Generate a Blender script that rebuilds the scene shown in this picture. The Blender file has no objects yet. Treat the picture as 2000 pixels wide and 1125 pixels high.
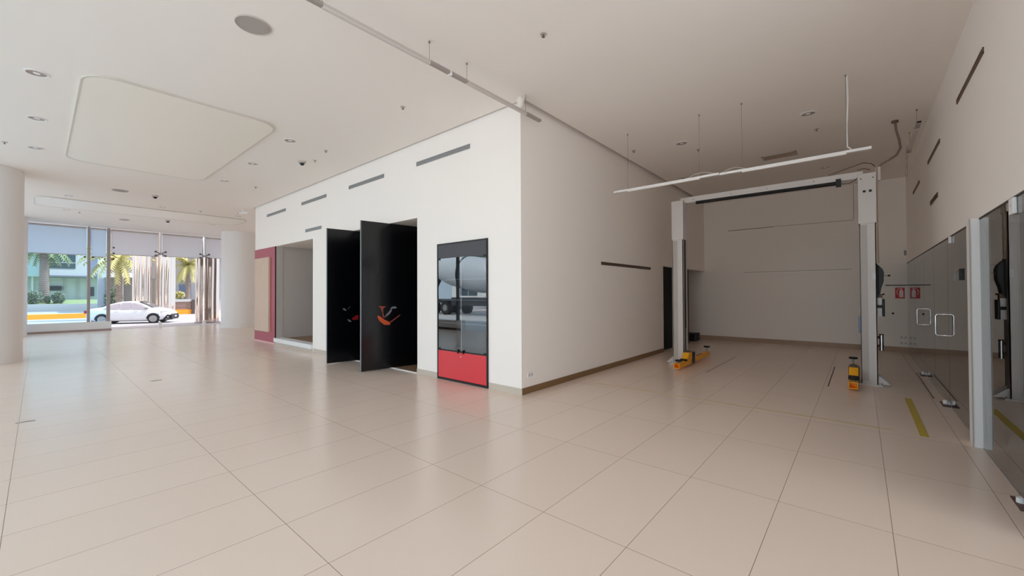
import bpy, bmesh, math, random
from mathutils import Matrix, Vector
random.seed(7)
S = bpy.context.scene
COL = S.collection
PI = math.pi

# ------------------------------------------------------------------ camera
cam_d = bpy.data.cameras.new('camera'); cam = bpy.data.objects.new('camera', cam_d); COL.objects.link(cam)
cam_d.sensor_width = 36.0; cam_d.lens = 793.987/2000*36.0; cam_d.clip_start = 0.05; cam_d.clip_end = 600
def cam_matrix(yaw, pitch, roll, loc):
    f = Vector((-math.sin(yaw)*math.cos(pitch), math.cos(yaw)*math.cos(pitch), math.sin(pitch)))
    r = Vector((math.cos(yaw), math.sin(yaw), 0)); u = r.cross(f)
    r2 = r*math.cos(roll) + u*math.sin(roll); u2 = -r*math.sin(roll) + u*math.cos(roll)
    m = Matrix((r2, u2, -f)).transposed().to_4x4(); m.translation = loc
    return m
cam.matrix_world = cam_matrix(math.radians(40.6194), math.radians(0.7092), math.radians(-0.2351), Vector((0, 0, 1.5)))
S.camera = cam

# ------------------------------------------------------------------ light and exposure
W = bpy.data.worlds.new('sky'); S.world = W; W.use_nodes = True
bg = W.node_tree.nodes['Background']; bg.inputs[0].default_value = (0.66, 0.83, 1.0, 1); bg.inputs[1].default_value = 1.8
sun_d = bpy.data.lights.new('sun', 'SUN'); sun_d.energy = 5.0; sun_d.angle = math.radians(3); sun_d.color = (1.0, 0.97, 0.94)
sun = bpy.data.objects.new('sun', sun_d); COL.objects.link(sun)
sun.rotation_euler = Vector((-0.40, -1.0, -1.25)).to_track_quat('-Z', 'Y').to_euler()
def portal(name, loc, size, direction):
    d = bpy.data.lights.new(name, 'AREA'); d.shape = 'RECTANGLE'; d.size, d.size_y = size; d.cycles.is_portal = True
    o = bpy.data.objects.new(name, d); COL.objects.link(o); o.location = loc
    o.rotation_euler = Vector(direction).to_track_quat('-Z', 'Y').to_euler()
portal('window_portal_south', (-11.65, -2.3, 2.2), (25.0, 4.3), (0, 1, 0))
portal('window_portal_east', (1.15, 1.15, 2.2), (6.4, 4.3), (-1, 0, 0))  # sampling portal for the added side glazing
portal('window_portal_west', (-24.5, 3.4, 1.9), (11.0, 3.6), (1, 0, 0))
S.view_settings.view_transform = 'Standard'; S.view_settings.look = 'None'
S.view_settings.exposure = 0.64; S.view_settings.gamma = 1.0; S.view_settings.use_curve_mapping = False
S.cycles.max_bounces = 20; S.cycles.diffuse_bounces = 14; S.cycles.glossy_bounces = 5
S.cycles.transmission_bounces = 6; S.cycles.transparent_max_bounces = 16
S.cycles.sample_clamp_indirect = 0; S.cycles.caustics_reflective = False; S.cycles.caustics_refractive = False
S.cycles.use_denoising = True

# ------------------------------------------------------------------ materials
MATS = {}
def srgb(r, g, b):
    f = lambda c: (c/255/12.92) if c/255 <= 0.04045 else ((c/255+0.055)/1.055)**2.4
    return (f(r), f(g), f(b), 1)
def mat(name, col, rough=0.6, metal=0.0, spec=0.5, noise=0.0, nscale=8.0, bump=0.0, emit=0.0, coat=0.0):
    if name in MATS: return MATS[name]
    m = bpy.data.materials.new(name); m.use_nodes = True; nt = m.node_tree; b = nt.nodes['Principled BSDF']
    b.inputs['Base Color'].default_value = col; b.inputs['Roughness'].default_value = rough
    b.inputs['Metallic'].default_value = metal; b.inputs['Specular IOR Level'].default_value = spec
    b.inputs['Coat Weight'].default_value = coat
    if noise or bump:
        tc = nt.nodes.new('ShaderNodeNewGeometry'); n = nt.nodes.new('ShaderNodeTexNoise'); n.inputs['Scale'].default_value = nscale
        n.inputs['Detail'].default_value = 5
        nt.links.new(tc.outputs['Position'], n.inputs['Vector'])
        if noise:
            mx = nt.nodes.new('ShaderNodeMix'); mx.data_type = 'RGBA'
            lo = tuple(c*(1-noise) for c in col[:3])+(1,); hi = tuple(min(1, c*(1+noise)) for c in col[:3])+(1,)
            mx.inputs[6].default_value = lo; mx.inputs[7].default_value = hi
            nt.links.new(n.outputs['Fac'], mx.inputs[0]); nt.links.new(mx.outputs[2], b.inputs['Base Color'])
        if bump:
            bp = nt.nodes.new('ShaderNodeBump'); bp.inputs['Strength'].default_value = bump; bp.inputs['Distance'].default_value = 0.01
            nt.links.new(n.outputs['Fac'], bp.inputs['Height']); nt.links.new(bp.outputs['Normal'], b.inputs['Normal'])
    MATS[name] = m; return m
def glassmat(name, tint, ior=1.5, rough=0.0, boost=1.0):
    m = bpy.data.materials.new(name); m.use_nodes = True; nt = m.node_tree; nt.nodes.clear()
    out = nt.nodes.new('ShaderNodeOutputMaterial'); mix = nt.nodes.new('ShaderNodeMixShader')
    t = nt.nodes.new('ShaderNodeBsdfTransparent'); t.inputs[0].default_value = tint
    g = nt.nodes.new('ShaderNodeBsdfGlossy'); g.inputs['Roughness'].default_value = rough; g.inputs['Color'].default_value = (1, 1, 1, 1)
    fr = nt.nodes.new('ShaderNodeFresnel'); fr.inputs['IOR'].default_value = ior
    mu = nt.nodes.new('ShaderNodeMath'); mu.operation = 'MULTIPLY'; mu.inputs[1].default_value = boost; mu.use_clamp = True
    ge = nt.nodes.new('ShaderNodeNewGeometry'); sb = nt.nodes.new('ShaderNodeMath'); sb.operation = 'SUBTRACT'; sb.inputs[0].default_value = 1.0
    m2 = nt.nodes.new('ShaderNodeMath'); m2.operation = 'MULTIPLY'      # each pane reflects on the face the ray enters by
    nt.links.new(ge.outputs['Backfacing'], sb.inputs[1]); nt.links.new(sb.outputs[0], m2.inputs[0]); nt.links.new(mu.outputs[0], m2.inputs[1])
    nt.links.new(fr.outputs[0], mu.inputs[0]); nt.links.new(m2.outputs[0], mix.inputs[0])
    nt.links.new(t.outputs[0], mix.inputs[1]); nt.links.new(g.outputs[0], mix.inputs[2]); nt.links.new(mix.outputs[0], out.inputs[0])
    MATS[name] = m; return m
def translucent(name, col, fac=0.6):
    m = bpy.data.materials.new(name); m.use_nodes = True; nt = m.node_tree; nt.nodes.clear()
    out = nt.nodes.new('ShaderNodeOutputMaterial'); mix = nt.nodes.new('ShaderNodeMixShader'); mix.inputs[0].default_value = fac
    d = nt.nodes.new('ShaderNodeBsdfDiffuse'); d.inputs[0].default_value = col
    t = nt.nodes.new('ShaderNodeBsdfTranslucent'); t.inputs[0].default_value = col
    nt.links.new(d.outputs[0], mix.inputs[1]); nt.links.new(t.outputs[0], mix.inputs[2]); nt.links.new(mix.outputs[0], out.inputs[0])
    MATS[name] = m; return m
def tile_mat():
    m = bpy.data.materials.new('floor_tiles'); m.use_nodes = True; nt = m.node_tree; b = nt.nodes['Principled BSDF']
    g = nt.nodes.new('ShaderNodeNewGeometry'); mp = nt.nodes.new('ShaderNodeMapping'); mp.inputs['Location'].default_value = (-0.135+60, -1.063+60, 0)
    br = nt.nodes.new('ShaderNodeTexBrick'); br.offset = 0.0; br.squash = 1.0
    br.inputs['Scale'].default_value = 1.0; br.inputs['Brick Width'].default_value = 0.6; br.inputs['Row Height'].default_value = 1.2
    br.inputs['Mortar Size'].default_value = 0.0019; br.inputs['Mortar Smooth'].default_value = 0.1; br.inputs['Bias'].default_value = 0.0
    c = srgb(230, 210, 194); c2 = srgb(228, 208, 192)
    br.inputs['Color1'].default_value = c; br.inputs['Color2'].default_value = c2; br.inputs['Mortar'].default_value = srgb(140, 122, 106)
    nt.links.new(g.outputs['Position'], mp.inputs['Vector']); nt.links.new(mp.outputs[0], br.inputs['Vector'])
    nt.links.new(br.outputs['Color'], b.inputs['Base Color'])
    n = nt.nodes.new('ShaderNodeTexNoise'); n.inputs['Scale'].default_value = 1.3; n.inputs['Detail'].default_value = 4
    nt.links.new(g.outputs['Position'], n.inputs['Vector'])
    mr = nt.nodes.new('ShaderNodeMapRange'); mr.inputs['To Min'].default_value = 0.20; mr.inputs['To Max'].default_value = 0.25
    nt.links.new(n.outputs['Fac'], mr.inputs['Value']); nt.links.new(mr.outputs[0], b.inputs['Roughness'])
    b.inputs['Specular IOR Level'].default_value = 0.5
    bp = nt.nodes.new('ShaderNodeBump'); bp.invert = True; bp.inputs['Strength'].default_value = 0.3; bp.inputs['Distance'].default_value = 0.002
    nt.links.new(br.outputs['Fac'], bp.inputs['Height']); nt.links.new(bp.outputs['Normal'], b.inputs['Normal'])
    return m
M_wall = mat('wall_paint', srgb(247, 242, 237), 0.75, noise=0.01, nscale=3, bump=0.02)
M_ceil = mat('ceiling_paint', srgb(245, 240, 234), 0.85, noise=0.01, nscale=2)
M_tile = tile_mat()
M_base = mat('baseboard_beige', srgb(200, 190, 177), 0.4)
M_brown = mat('baseboard_brown', srgb(128, 98, 64), 0.4, noise=0.12, nscale=6)
M_tan = mat('baseboard_tan', srgb(172, 146, 124), 0.4, noise=0.08, nscale=6)
M_white = mat('white_paint', srgb(238, 238, 238), 0.45)
M_col = mat('column_paint', srgb(234, 232, 230), 0.55)
M_red = mat('red_laminate', srgb(218, 62, 70), 0.35)
M_redwall = mat('red_wall_panel', srgb(176, 84, 96), 0.5, noise=0.04)
M_beige = mat('beige_board', srgb(212, 188, 168), 0.7, noise=0.05, nscale=4)
M_black = mat('black_gloss_board', srgb(5, 6, 10), 0.22, spec=0.5)
M_blackm = mat('matt_black', srgb(14, 14, 15), 0.5)
M_dark = mat('dark_grey_panel', srgb(72, 70, 76), 0.5)
M_greyin = mat('grey_inner_wall', srgb(196, 188, 182), 0.8)
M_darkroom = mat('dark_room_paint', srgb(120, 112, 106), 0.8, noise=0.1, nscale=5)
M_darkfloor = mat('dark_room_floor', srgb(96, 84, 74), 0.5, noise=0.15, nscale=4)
M_wood = mat('wood_floor', srgb(150, 118, 88), 0.45, noise=0.15, nscale=10)
M_alu = mat('brushed_aluminium', srgb(176, 172, 170), 0.35, metal=0.8)
M_chrome = mat('chrome', srgb(225, 225, 228), 0.08, metal=1.0)
M_grille = mat('grille_grey', srgb(150, 150, 150), 0.5)
M_grilled = mat('grille_dark', srgb(66, 62, 60), 0.6)
M_grilleb = mat('grille_brown', srgb(110, 86, 68), 0.5)
M_lampbody = mat('lamp_body', srgb(196, 188, 182), 0.45)
M_diff = mat('lamp_diffuser', srgb(250, 248, 246), 0.35)
M_post = mat('lift_enamel', srgb(214, 210, 208), 0.35, noise=0.03)
M_yellow = mat('yellow_enamel', srgb(250, 176, 24), 0.4, noise=0.06, nscale=20)
M_rubber = mat('rubber', srgb(20, 20, 22), 0.7)
M_mull = mat('mullion_metal', srgb(168, 158, 154), 0.45, metal=0.2)
M_panel = mat('stretch_ceiling', srgb(246, 241, 230), 0.4)
M_trim = mat('panel_trim', srgb(212, 207, 196), 0.5)
M_speaker = mat('speaker_cloth', srgb(172, 164, 158), 0.8, noise=0.1, nscale=300)
M_brdoor = mat('brown_door', srgb(84, 50, 44), 0.5, noise=0.1)
M_side = glassmat('bronze_side_glass', (0.90, 0.82, 0.765, 1), 1.5)  # warm tint of the added unseen glazing, colours the bay light
M_clear = glassmat('clear_glass', (0.95, 0.97, 0.97, 1), 1.5)
M_street = glassmat('tinted_street_glass', (0.78, 0.745, 0.73, 1), 1.45, boost=0.6)
M_streetblue = glassmat('blue_street_glass', (0.70, 0.77, 0.81, 1), 1.45, boost=0.6)
M_mirror = glassmat('reflective_glass', (0.42, 0.42, 0.43, 1), 1.95, boost=1.15)
M_case = glassmat('showcase_glass', (0.80, 0.84, 0.86, 1), 1.75, boost=1.7)
M_blind = translucent('roller_blind_cloth', (0.86, 0.85, 0.86, 1), 0.75)
M_blindblue = translucent('roller_blind_cloth_blue', (0.84, 0.86, 0.89, 1), 0.75)

# ------------------------------------------------------------------ mesh helpers
def bm_box(bm, x0, x1, y0, y1, z0, z1, M=None):
    vs = [bm.verts.new((x, y, z)) for z in (z0, z1) for x, y in ((x0, y0), (x1, y0), (x1, y1), (x0, y1))]
    if M: 
        for v in vs: v.co = M @ v.co
    for f in ((0, 3, 2, 1), (4, 5, 6, 7), (0, 1, 5, 4), (1, 2, 6, 5), (2, 3, 7, 6), (3, 0, 4, 7)): bm.faces.new([vs[i] for i in f])
    return vs
def bm_cyl(bm, p0, p1, r0, r1=None, n=24, caps=True):
    p0 = Vector(p0); p1 = Vector(p1); r1 = r0 if r1 is None else r1
    a = (p1-p0).normalized(); t = Vector((1, 0, 0)) if abs(a.x) < 0.9 else Vector((0, 1, 0))
    u = a.cross(t).normalized(); w = a.cross(u)
    A = [bm.verts.new(p0+(u*math.cos(2*PI*k/n)+w*math.sin(2*PI*k/n))*r0) for k in range(n)]
    B = [bm.verts.new(p1+(u*math.cos(2*PI*k/n)+w*math.sin(2*PI*k/n))*r1) for k in range(n)]
    for k in range(n): bm.faces.new((A[k], A[(k+1) % n], B[(k+1) % n], B[k]))
    if caps: bm.faces.new(A[::-1]); bm.faces.new(B)
def bm_tube(bm, pts, r, n=10):
    pts = [Vector(p) for p in pts]; rings = []; u = None
    for i, p in enumerate(pts):
        a = (pts[min(i+1, len(pts)-1)]-pts[max(i-1, 0)]).normalized()
        if u is None:
            t = Vector((0, 0, 1)) if abs(a.z) < 0.9 else Vector((1, 0, 0)); u = a.cross(t).normalized()
        else: u = (u-a*u.dot(a)).normalized()
        w = a.cross(u)
        rings.append([bm.verts.new(p+(u*math.cos(2*PI*k/n)+w*math.sin(2*PI*k/n))*r) for k in range(n)])
    for A, B in zip(rings, rings[1:]):
        for k in range(n): bm.faces.new((A[k], A[(k+1) % n], B[(k+1) % n], B[k]))
    bm.faces.new(rings[0][::-1]); bm.faces.new(rings[-1])
def bm_lathe(bm, prof, n=40, c=(0, 0, 0)):
    rings = []
    for r, z in prof:
        if r < 1e-5: rings.append([bm.verts.new((c[0], c[1], c[2]+z))])
        else: rings.append([bm.verts.new((c[0]+r*math.cos(2*PI*k/n), c[1]+r*math.sin(2*PI*k/n), c[2]+z)) for k in range(n)])
    for A, B in zip(rings, rings[1:]):
        for k in range(n):
            k2 = (k+1) % n
            if len(A) == 1 and len(B) == 1: continue
            if len(A) == 1: bm.faces.new((A[0], B[k2], B[k]))
            elif len(B) == 1: bm.faces.new((A[k], A[k2], B[0]))
            else: bm.faces.new((A[k], A[k2], B[k2], B[k]))
def bm_poly(bm, pts, d):
    """extrude a planar outline (list of 3D points) by vector d"""
    d = Vector(d); A = [bm.verts.new(p) for p in pts]; B = [bm.verts.new(Vector(p)+d) for p in pts]; n = len(pts)
    bm.faces.new(A[::-1]); bm.faces.new(B)
    for k in range(n): bm.faces.new((A[k], A[(k+1) % n], B[(k+1) % n], B[k]))
def obj(name, bm, m, parent=None, smooth=False, bevel=0.0, loc=None):
    bmesh.ops.recalc_face_normals(bm, faces=bm.faces)
    me = bpy.data.meshes.new(name); bm.to_mesh(me); bm.free(); me.materials.append(m)
    if smooth:
        me.polygons.foreach_set('use_smooth', [True]*len(me.polygons)); me.set_sharp_from_angle(angle=math.radians(40))
    o = bpy.data.objects.new(name, me); COL.objects.link(o)
    if parent: o.parent = parent
    if loc: o.location = loc
    if bevel:
        b = o.modifiers.new('bevel', 'BEVEL'); b.width = bevel; b.segments = 2; b.limit_method = 'ANGLE'
    return o
def box(name, x0, x1, y0, y1, z0, z1, m, parent=None, bevel=0.0):
    bm = bmesh.new(); bm_box(bm, x0, x1, y0, y1, z0, z1); return obj(name, bm, m, parent, bevel=bevel)
def cyl(name, p0, p1, r, m, parent=None, r1=None, n=24):
    bm = bmesh.new(); bm_cyl(bm, p0, p1, r, r1, n); return obj(name, bm, m, parent, smooth=True)
def thing(name, label, cat, loc=(0, 0, 0), group=None):
    o = bpy.data.objects.new(name, None); COL.objects.link(o); o.location = loc; o.empty_display_size = 0.1
    o['label'] = label; o['category'] = cat
    if group: o['group'] = group
    return o
def tag(o, label, cat, group=None, kind=None):
    o['label'] = label; o['category'] = cat
    if group: o['group'] = group
    if kind: o['kind'] = kind
    return o
def struct(o, label=None):
    o['kind'] = 'structure'
    if label: o['label'] = label
    return o
def copy_tree(o, parent=None):
    c = o.copy(); COL.objects.link(c); c.parent = parent
    for ch in [k for k in COL.objects if k.parent == o]: copy_tree(ch, c)
    return c
def bm_wall(bm, axis, p0, p1, u0, u1, z0, z1, holes):
    us = sorted({u0, u1, *[h[0] for h in holes], *[h[1] for h in holes]}); zs = sorted({z0, z1, *[h[2] for h in holes], *[h[3] for h in holes]})
    for a, b in zip(us, us[1:]):
        run = None
        for c, d in zip(zs, zs[1:]):
            hit = any(h[0] <= (a+b)/2 <= h[1] and h[2] <= (c+d)/2 <= h[3] for h in holes)
            if hit: run = None; continue
            if axis == 'x': bm_box(bm, a, b, p0, p1, c, d)
            else: bm_box(bm, p0, p1, a, b, c, d)
def wall(name, axis, p0, p1, u0, u1, z0, z1, holes, m):
    bm = bmesh.new(); bm_wall(bm, axis, p0, p1, u0, u1, z0, z1, holes)
    bmesh.ops.remove_doubles(bm, verts=bm.verts, dist=1e-5)
    return struct(obj(name, bm, m))

# ------------------------------------------------------------------ the room
YA, XB, XG, YB, HC = 4.629, -3.791, 0.87, 13.9, 4.32
XF, YF = -24.2, -2.05
bm = bmesh.new(); bm_box(bm, -24.35, 1.0, -2.2, 3.95, -0.25, 0.0); bm_box(bm, -24.35, 5.0, 3.95, 14.1, -0.25, 0.0)
struct(obj('floor', bm, M_tile), 'pale beige tiled floor')
bm = bmesh.new()
bm_box(bm, XF-0.15, XG+0.1, YF-0.15, YA-0.045, HC, HC+0.03); bm_box(bm, XB+0.10, XG+0.1, YA-0.045, YB+0.1, HC, HC+0.03)
bm_box(bm, XF-0.15, -15.12, YA-0.045, 9.2, HC, HC+0.03)
struct(obj('ceiling', bm, M_ceil), 'white ceiling')
bm = bmesh.new(); bm_box(bm, -25.8, 2.4, -3.35, 4.4, 4.44, 4.72); bm_box(bm, -25.8, 5.2, 4.4, 14.3, 4.44, 4.72)  # eaves overhang the glazing, shaped to keep direct sun outside
struct(obj('trim_1', bm, M_wall), 'roof slab')
wall('wall_left', 'x', YA, YA+0.2, -15.05, XB, 0, 4.44, [(-13.30, -10.76, 0, 2.93), (-9.30, -6.31, 0, 2.92), (-5.69, -4.47, 0, 2.37)], M_wall)
wall('wall_middle', 'y', XB-0.2, XB, YA+0.2, YB, 0, 4.44, [(10.30, 11.25, 0, 2.17), (12.0, 13.9, 0, 2.17)], M_wall)
struct(box('wall_back', -6.2, XG+0.13, YB, YB+0.2, 0, 4.44, M_wall))
struct(box('wall_right', XG, XG+0.12, 3.95, YB, 2.2, 4.44, M_wall))
struct(box('wall_north', -24.35, -15.05, 9.0, 9.2, 0, 4.44, M_wall))
struct(box('wall_side', -15.05, -14.95, YA+0.2, 9.2, 0, 4.44, M_wall))
# rooms behind the openings
bm = bmesh.new(); bm_box(bm, -13.30, -13.286, 4.645, 4.83, 0.166, 2.93)
for a in ((-13.42, -13.30, 4.829, 8.0, 0, 4.44), (-9.55, -9.43, 4.829, 8.0, 0, 4.44)): bm_box(bm, *a)
bm_box(bm, -13.42, -9.43, 8.0, 8.12, 0, 4.44)
struct(obj('wall_niche', bm, M_greyin), 'grey walls inside the low window recess')
struct(box('trim_2', -13.30, -9.55, 4.83, 8.0, 0.05, 0.165, M_wood), 'brown raised floor inside the low window recess')
struct(box('trim_3', -13.30, -9.55, 4.83, 8.0, 2.935, 3.0, M_ceil), 'white ceiling inside the low window recess')
bm = bmesh.new()
bm_box(bm, -9.43, -9.40, 4.829, 8.0, 0, 3.0); bm_box(bm, -6.2, -6.1, 4.829, 8.0, 0, 4.44); bm_box(bm, -9.43, -6.1, 8.0, 8.12, 0, 4.44)
struct(obj('wall_inner', bm, M_darkroom), 'dark walls inside the black door opening')
struct(box('trim_4', -9.30, -6.2, 4.66, 8.0, 0.0, 0.012, M_wood), 'brown floor strip inside the black door opening')
struct(box('trim_5', -9.30, -6.31, 4.63, 4.66, 0.0, 0.016, M_white), 'pale threshold of the black door opening')
struct(box('trim_6', -9.40, -6.2, 4.83, 8.0, 2.935, 3.0, M_ceil), 'white ceiling inside the black door opening')
bm = bmesh.new(); bm_box(bm, -6.2, -6.1, 9.5, 13.9, 0, 4.44); bm_box(bm, -6.2, -3.99, 9.4, 9.5, 0, 4.44); bm_box(bm, -6.1, -3.99, 9.5, 13.9, 2.6, 2.7)
struct(obj('wall_passage', bm, M_greyin), 'walls of the passage beside the back wall')
# dark room behind the reflective glass
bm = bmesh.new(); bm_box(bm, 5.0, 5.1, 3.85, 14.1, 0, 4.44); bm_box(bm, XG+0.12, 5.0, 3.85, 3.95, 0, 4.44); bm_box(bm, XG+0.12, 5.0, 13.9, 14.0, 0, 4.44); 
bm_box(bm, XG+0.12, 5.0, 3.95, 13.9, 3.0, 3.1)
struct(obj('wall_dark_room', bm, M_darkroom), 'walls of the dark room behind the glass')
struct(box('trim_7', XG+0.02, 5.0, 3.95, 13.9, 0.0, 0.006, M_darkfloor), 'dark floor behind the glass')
# ceiling void above slots (walls of the shadow gap)
struct(box('trim_8', XF-0.15, 1.0, YF-0.2, YF-0.05, 4.30, 4.44, M_white), 'head of the front glazing')
# baseboards
bm = bmesh.new()
for a, b in ((-10.70, -9.30), (-6.31, -5.715), (-4.45, XB+0.012)): bm_box(bm, a, b, YA-0.012, YA, 0, 0.096)
struct(obj('baseboard_left', bm, M_base), 'pale baseboard')
bm = bmesh.new(); bm_box(bm, XB, XB+0.012, YA, 10.30, 0, 0.096); bm_box(bm, XB, XB+0.012, 11.25, 12.0, 0, 0.096)
struct(obj('baseboard_middle', bm, M_brown), 'brown baseboard')
struct(box('baseboard_back', -6.1, XG, YB-0.014, YB, 0, 0.13, M_tan), 'tan baseboard')
# street facade sill
struct(box('trim_9', XF-0.12, XF+0.12, YF, 2.03, 0.0, 0.38, M_white), 'low white sill wall under the street windows')
struct(box('baseboard_street', XF+0.12, XF+0.135, YF, 2.03, 0.0, 0.075, mat('sill_brown', srgb(168, 146, 140), 0.5)))
struct(box('trim_10', -24.05, -12.3, YF-0.12, YF+0.12, 0.0, 0.38, M_white), 'low white sill wall under the front windows')
struct(box('baseboard_front', -24.05, -12.3, YF+0.12, YF+0.135, 0.0, 0.075, mat('sill_dark', srgb(70, 60, 56), 0.5)))
# panes of the street windows (1-5) with posts, south windows behind the camera
def pane(name, x0, x1, y0, y1, z0, z1, m): return struct(box(name, x0, x1, y0, y1, z0, z1, m), 'window pane')
wy = [(-2.0, 1.31, 0.38), (1.40, 1.88, 0.38), (1.99, 3.59, 0.0), (3.63, 5.22, 0.0), (5.26, 6.9, 0.0), (6.94, 8.95, 0.0)]
for i, (a, b, z) in enumerate(wy): pane('window_%d' % (i+1), XF-0.035, XF-0.02, a, b, z, 4.30, M_streetblue if i < 2 else M_street)
wx = [-24.05, -20.6, -16.7, -12.65, -9.5, -6.3, -3.1, 0.1, 0.87]
for i, (a, b) in enumerate(zip(wx, wx[1:])):
    z = 0.38 if b < -12 else 0.0
    pane('window_%d' % (i+7), a+0.05, b-0.05, YF-0.04, YF-0.025, z, 4.30, M_clear)

def mullion(x0, x1, y0, y1, z0, label, m=M_mull):
    t = thing('window_post', label, 'post', ((x0+x1)/2, (y0+y1)/2, z0), 'window posts')
    hx, hy = (x1-x0)/2, (y1-y0)/2
    box('shaft', -hx, hx, -hy, hy, 0, 4.30-z0, m, t, bevel=0.006); box('foot_plate', -hx-0.01, hx+0.01, -hy-0.01, hy+0.01, 0, 0.02, m, t)
    return t
mullion(XF-0.02, XF+0.10, 1.31, 1.40, 0.38, 'narrow grey metal window post, left one of the pair facing the street')
mullion(XF-0.02, XF+0.10, 1.88, 1.99, 0.38, 'wider grey metal window post at the end of the low white sill')
for i, x in enumerate(wx[1:-1]):
    mullion(x-0.05, x+0.05, YF-0.09, YF+0.02, 0.38 if x < -12 else 0.0, 'dark front window post, %s along from the street corner' % ['first', 'second', 'third', 'fourth', 'fifth', 'sixth', 'seventh'][i], M_grilled)
# glass fins with spider fittings
M_fin = translucent('frosted_fin', (0.8, 0.8, 0.82, 1), 0.5)
for y, lab in ((3.61, 'glass fin with spider fitting in the middle of the street windows'), (5.24, 'glass fin with spider fitting beside the far column')):
    t = thing('glass_fin', lab, 'glass fin', (XF, y, 0), 'glass fins')
    box('fin', 0.085, 0.25, -0.012, 0.012, 3.28, 4.30, M_fin, t)
    box('foot', -0.02, 0.16, -0.05, 0.05, 0.0, 0.24, M_white, t, bevel=0.01)
    bm = bmesh.new()
    for sy in (-1, 1):
        for sz in (-1, 1): bm_cyl(bm, (0.15, 0, 3.34), (0.12, sy*0.17, 3.34+sz*0.09), 0.02, n=10); bm_cyl(bm, (0.10, sy*0.17, 3.34+sz*0.09), (0.14, sy*0.17, 3.34+sz*0.09), 0.045, n=12)
    obj('spider_fitting', bm, mat('spider_metal', srgb(120, 112, 112), 0.4, metal=0.6), t)
# small round patch fittings on the two posts
for y, z in ((1.355, 3.05), (1.935, 3.0)):
    t = thing('glass_clamp', 'dark round glass clamps on the %s post' % ('narrow' if y < 1.5 else 'wider'), 'fitting', (XF+0.1, y, z), 'glass clamps')
    for k, (dy, dz) in enumerate(((-0.12, 0), (0.12, 0)) if y < 1.5 else ((-0.12, 0), (0.14, 0), (0.15, 0.26), (0.15, 0.5))):
        bm = bmesh.new(); bm_cyl(bm, (-0.035, dy, dz), (0.0, dy, dz), 0.035, n=14); obj('disc', bm, M_grilled, t, smooth=True)
# roller blinds
def blind(y0, y1, z0, label, m):
    t = thing('roller_blind', label, 'blind', (XF-0.05+0.075, (y0+y1)/2, z0), 'roller blinds over the street windows')
    h = (y1-y0)/2-0.01; zz = 4.30-z0
    bm = bmesh.new(); n = 8
    bm_box(bm, -0.0015, 0.0015, -h, h, 0.0, zz-0.06); obj('cloth', bm, m, t)
    cyl('roller', (0, -h, zz-0.05), (0, h, zz-0.05), 0.04, M_lampbody, t); cyl('hem_bar', (0, -h, 0), (0, h, 0), 0.014, M_lampbody, t)
for a in ((-1.9, 1.30, 3.13, 'bluish roller blind at the left end, beside the left white columns', M_blindblue), (1.41, 1.87, 3.08, 'narrow roller blind between the two grey window posts', M_blindblue),
          (2.0, 3.56, 3.22, 'grey roller blind right of the wider window post', M_blind), (3.66, 5.19, 3.24, 'grey roller blind between the two glass fins', M_blind),
          (5.29, 6.9, 3.28, 'grey roller blind running behind the far white column', M_blind)): blind(*a)
# columns
for c, lab in (((-14.67, -0.92), 'large round white column at the left edge, nearest one'), ((-23.08, -0.95), 'round white column hidden behind the nearest column, by the street windows'),
               ((-21.77, 6.06), 'round white column at the right end of the street windows')):
    bm = bmesh.new(); bm_lathe(bm, [(0, 0.0), (0.705, 0.0), (0.705, 0.02), (0.70, 0.025), (0.70, 4.318), (0, 4.318)], 96, (0, 0, 0))
    tag(obj('round_column', bm, M_col, smooth=True, loc=(c[0], c[1], 0)), lab, 'column', 'round white columns')
# unseen side glazing added beside the camera to light the bay, then the reflective glass wall on the right
for i, (a, b) in enumerate(((-2.0, 1.18), (1.22, 3.86))): pane('window_%d' % (i+25), XG-0.01, XG+0.005, a, b, 0.0, 4.30, M_side)
XGW = XG+0.0
gp = [(3.95, 5.86), (6.06, 7.78), (7.79, 9.13), (9.14, 10.45), (10.46, 12.1), (12.11, 13.88)]
for i, (a, b) in enumerate(gp): struct(box('window_%d' % (i+16), XGW, XGW+0.012, a, b, 0.012, 2.2, M_mirror), 'tall frameless pane of the right glass wall')
struct(box('trim_11', XGW-0.004, XGW+0.02, 3.95, 13.88, 2.185, 2.2, M_grilled), 'dark top channel of the glass wall')
struct(box('trim_12', XGW-0.002, XGW+0.02, 3.95, 13.88, 0.0, 0.012, M_alu), 'floor channel of the glass wall')
mullion(XG, XG+0.07, 3.87, 3.94, 0.0, 'window post where the clear side glazing meets the reflective glass wall, beside the camera')
t = thing('white_post', 'square white post standing in front of the right glass wall', 'post', (0.86, 5.96, 0))
box('shaft', -0.05, 0.05, -0.10, 0.10, 0, 2.2, M_white, t, bevel=0.004); box('corner_strip', -0.054, -0.05, -0.104, -0.06, 0.0, 2.2, M_lampbody, t)

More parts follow.
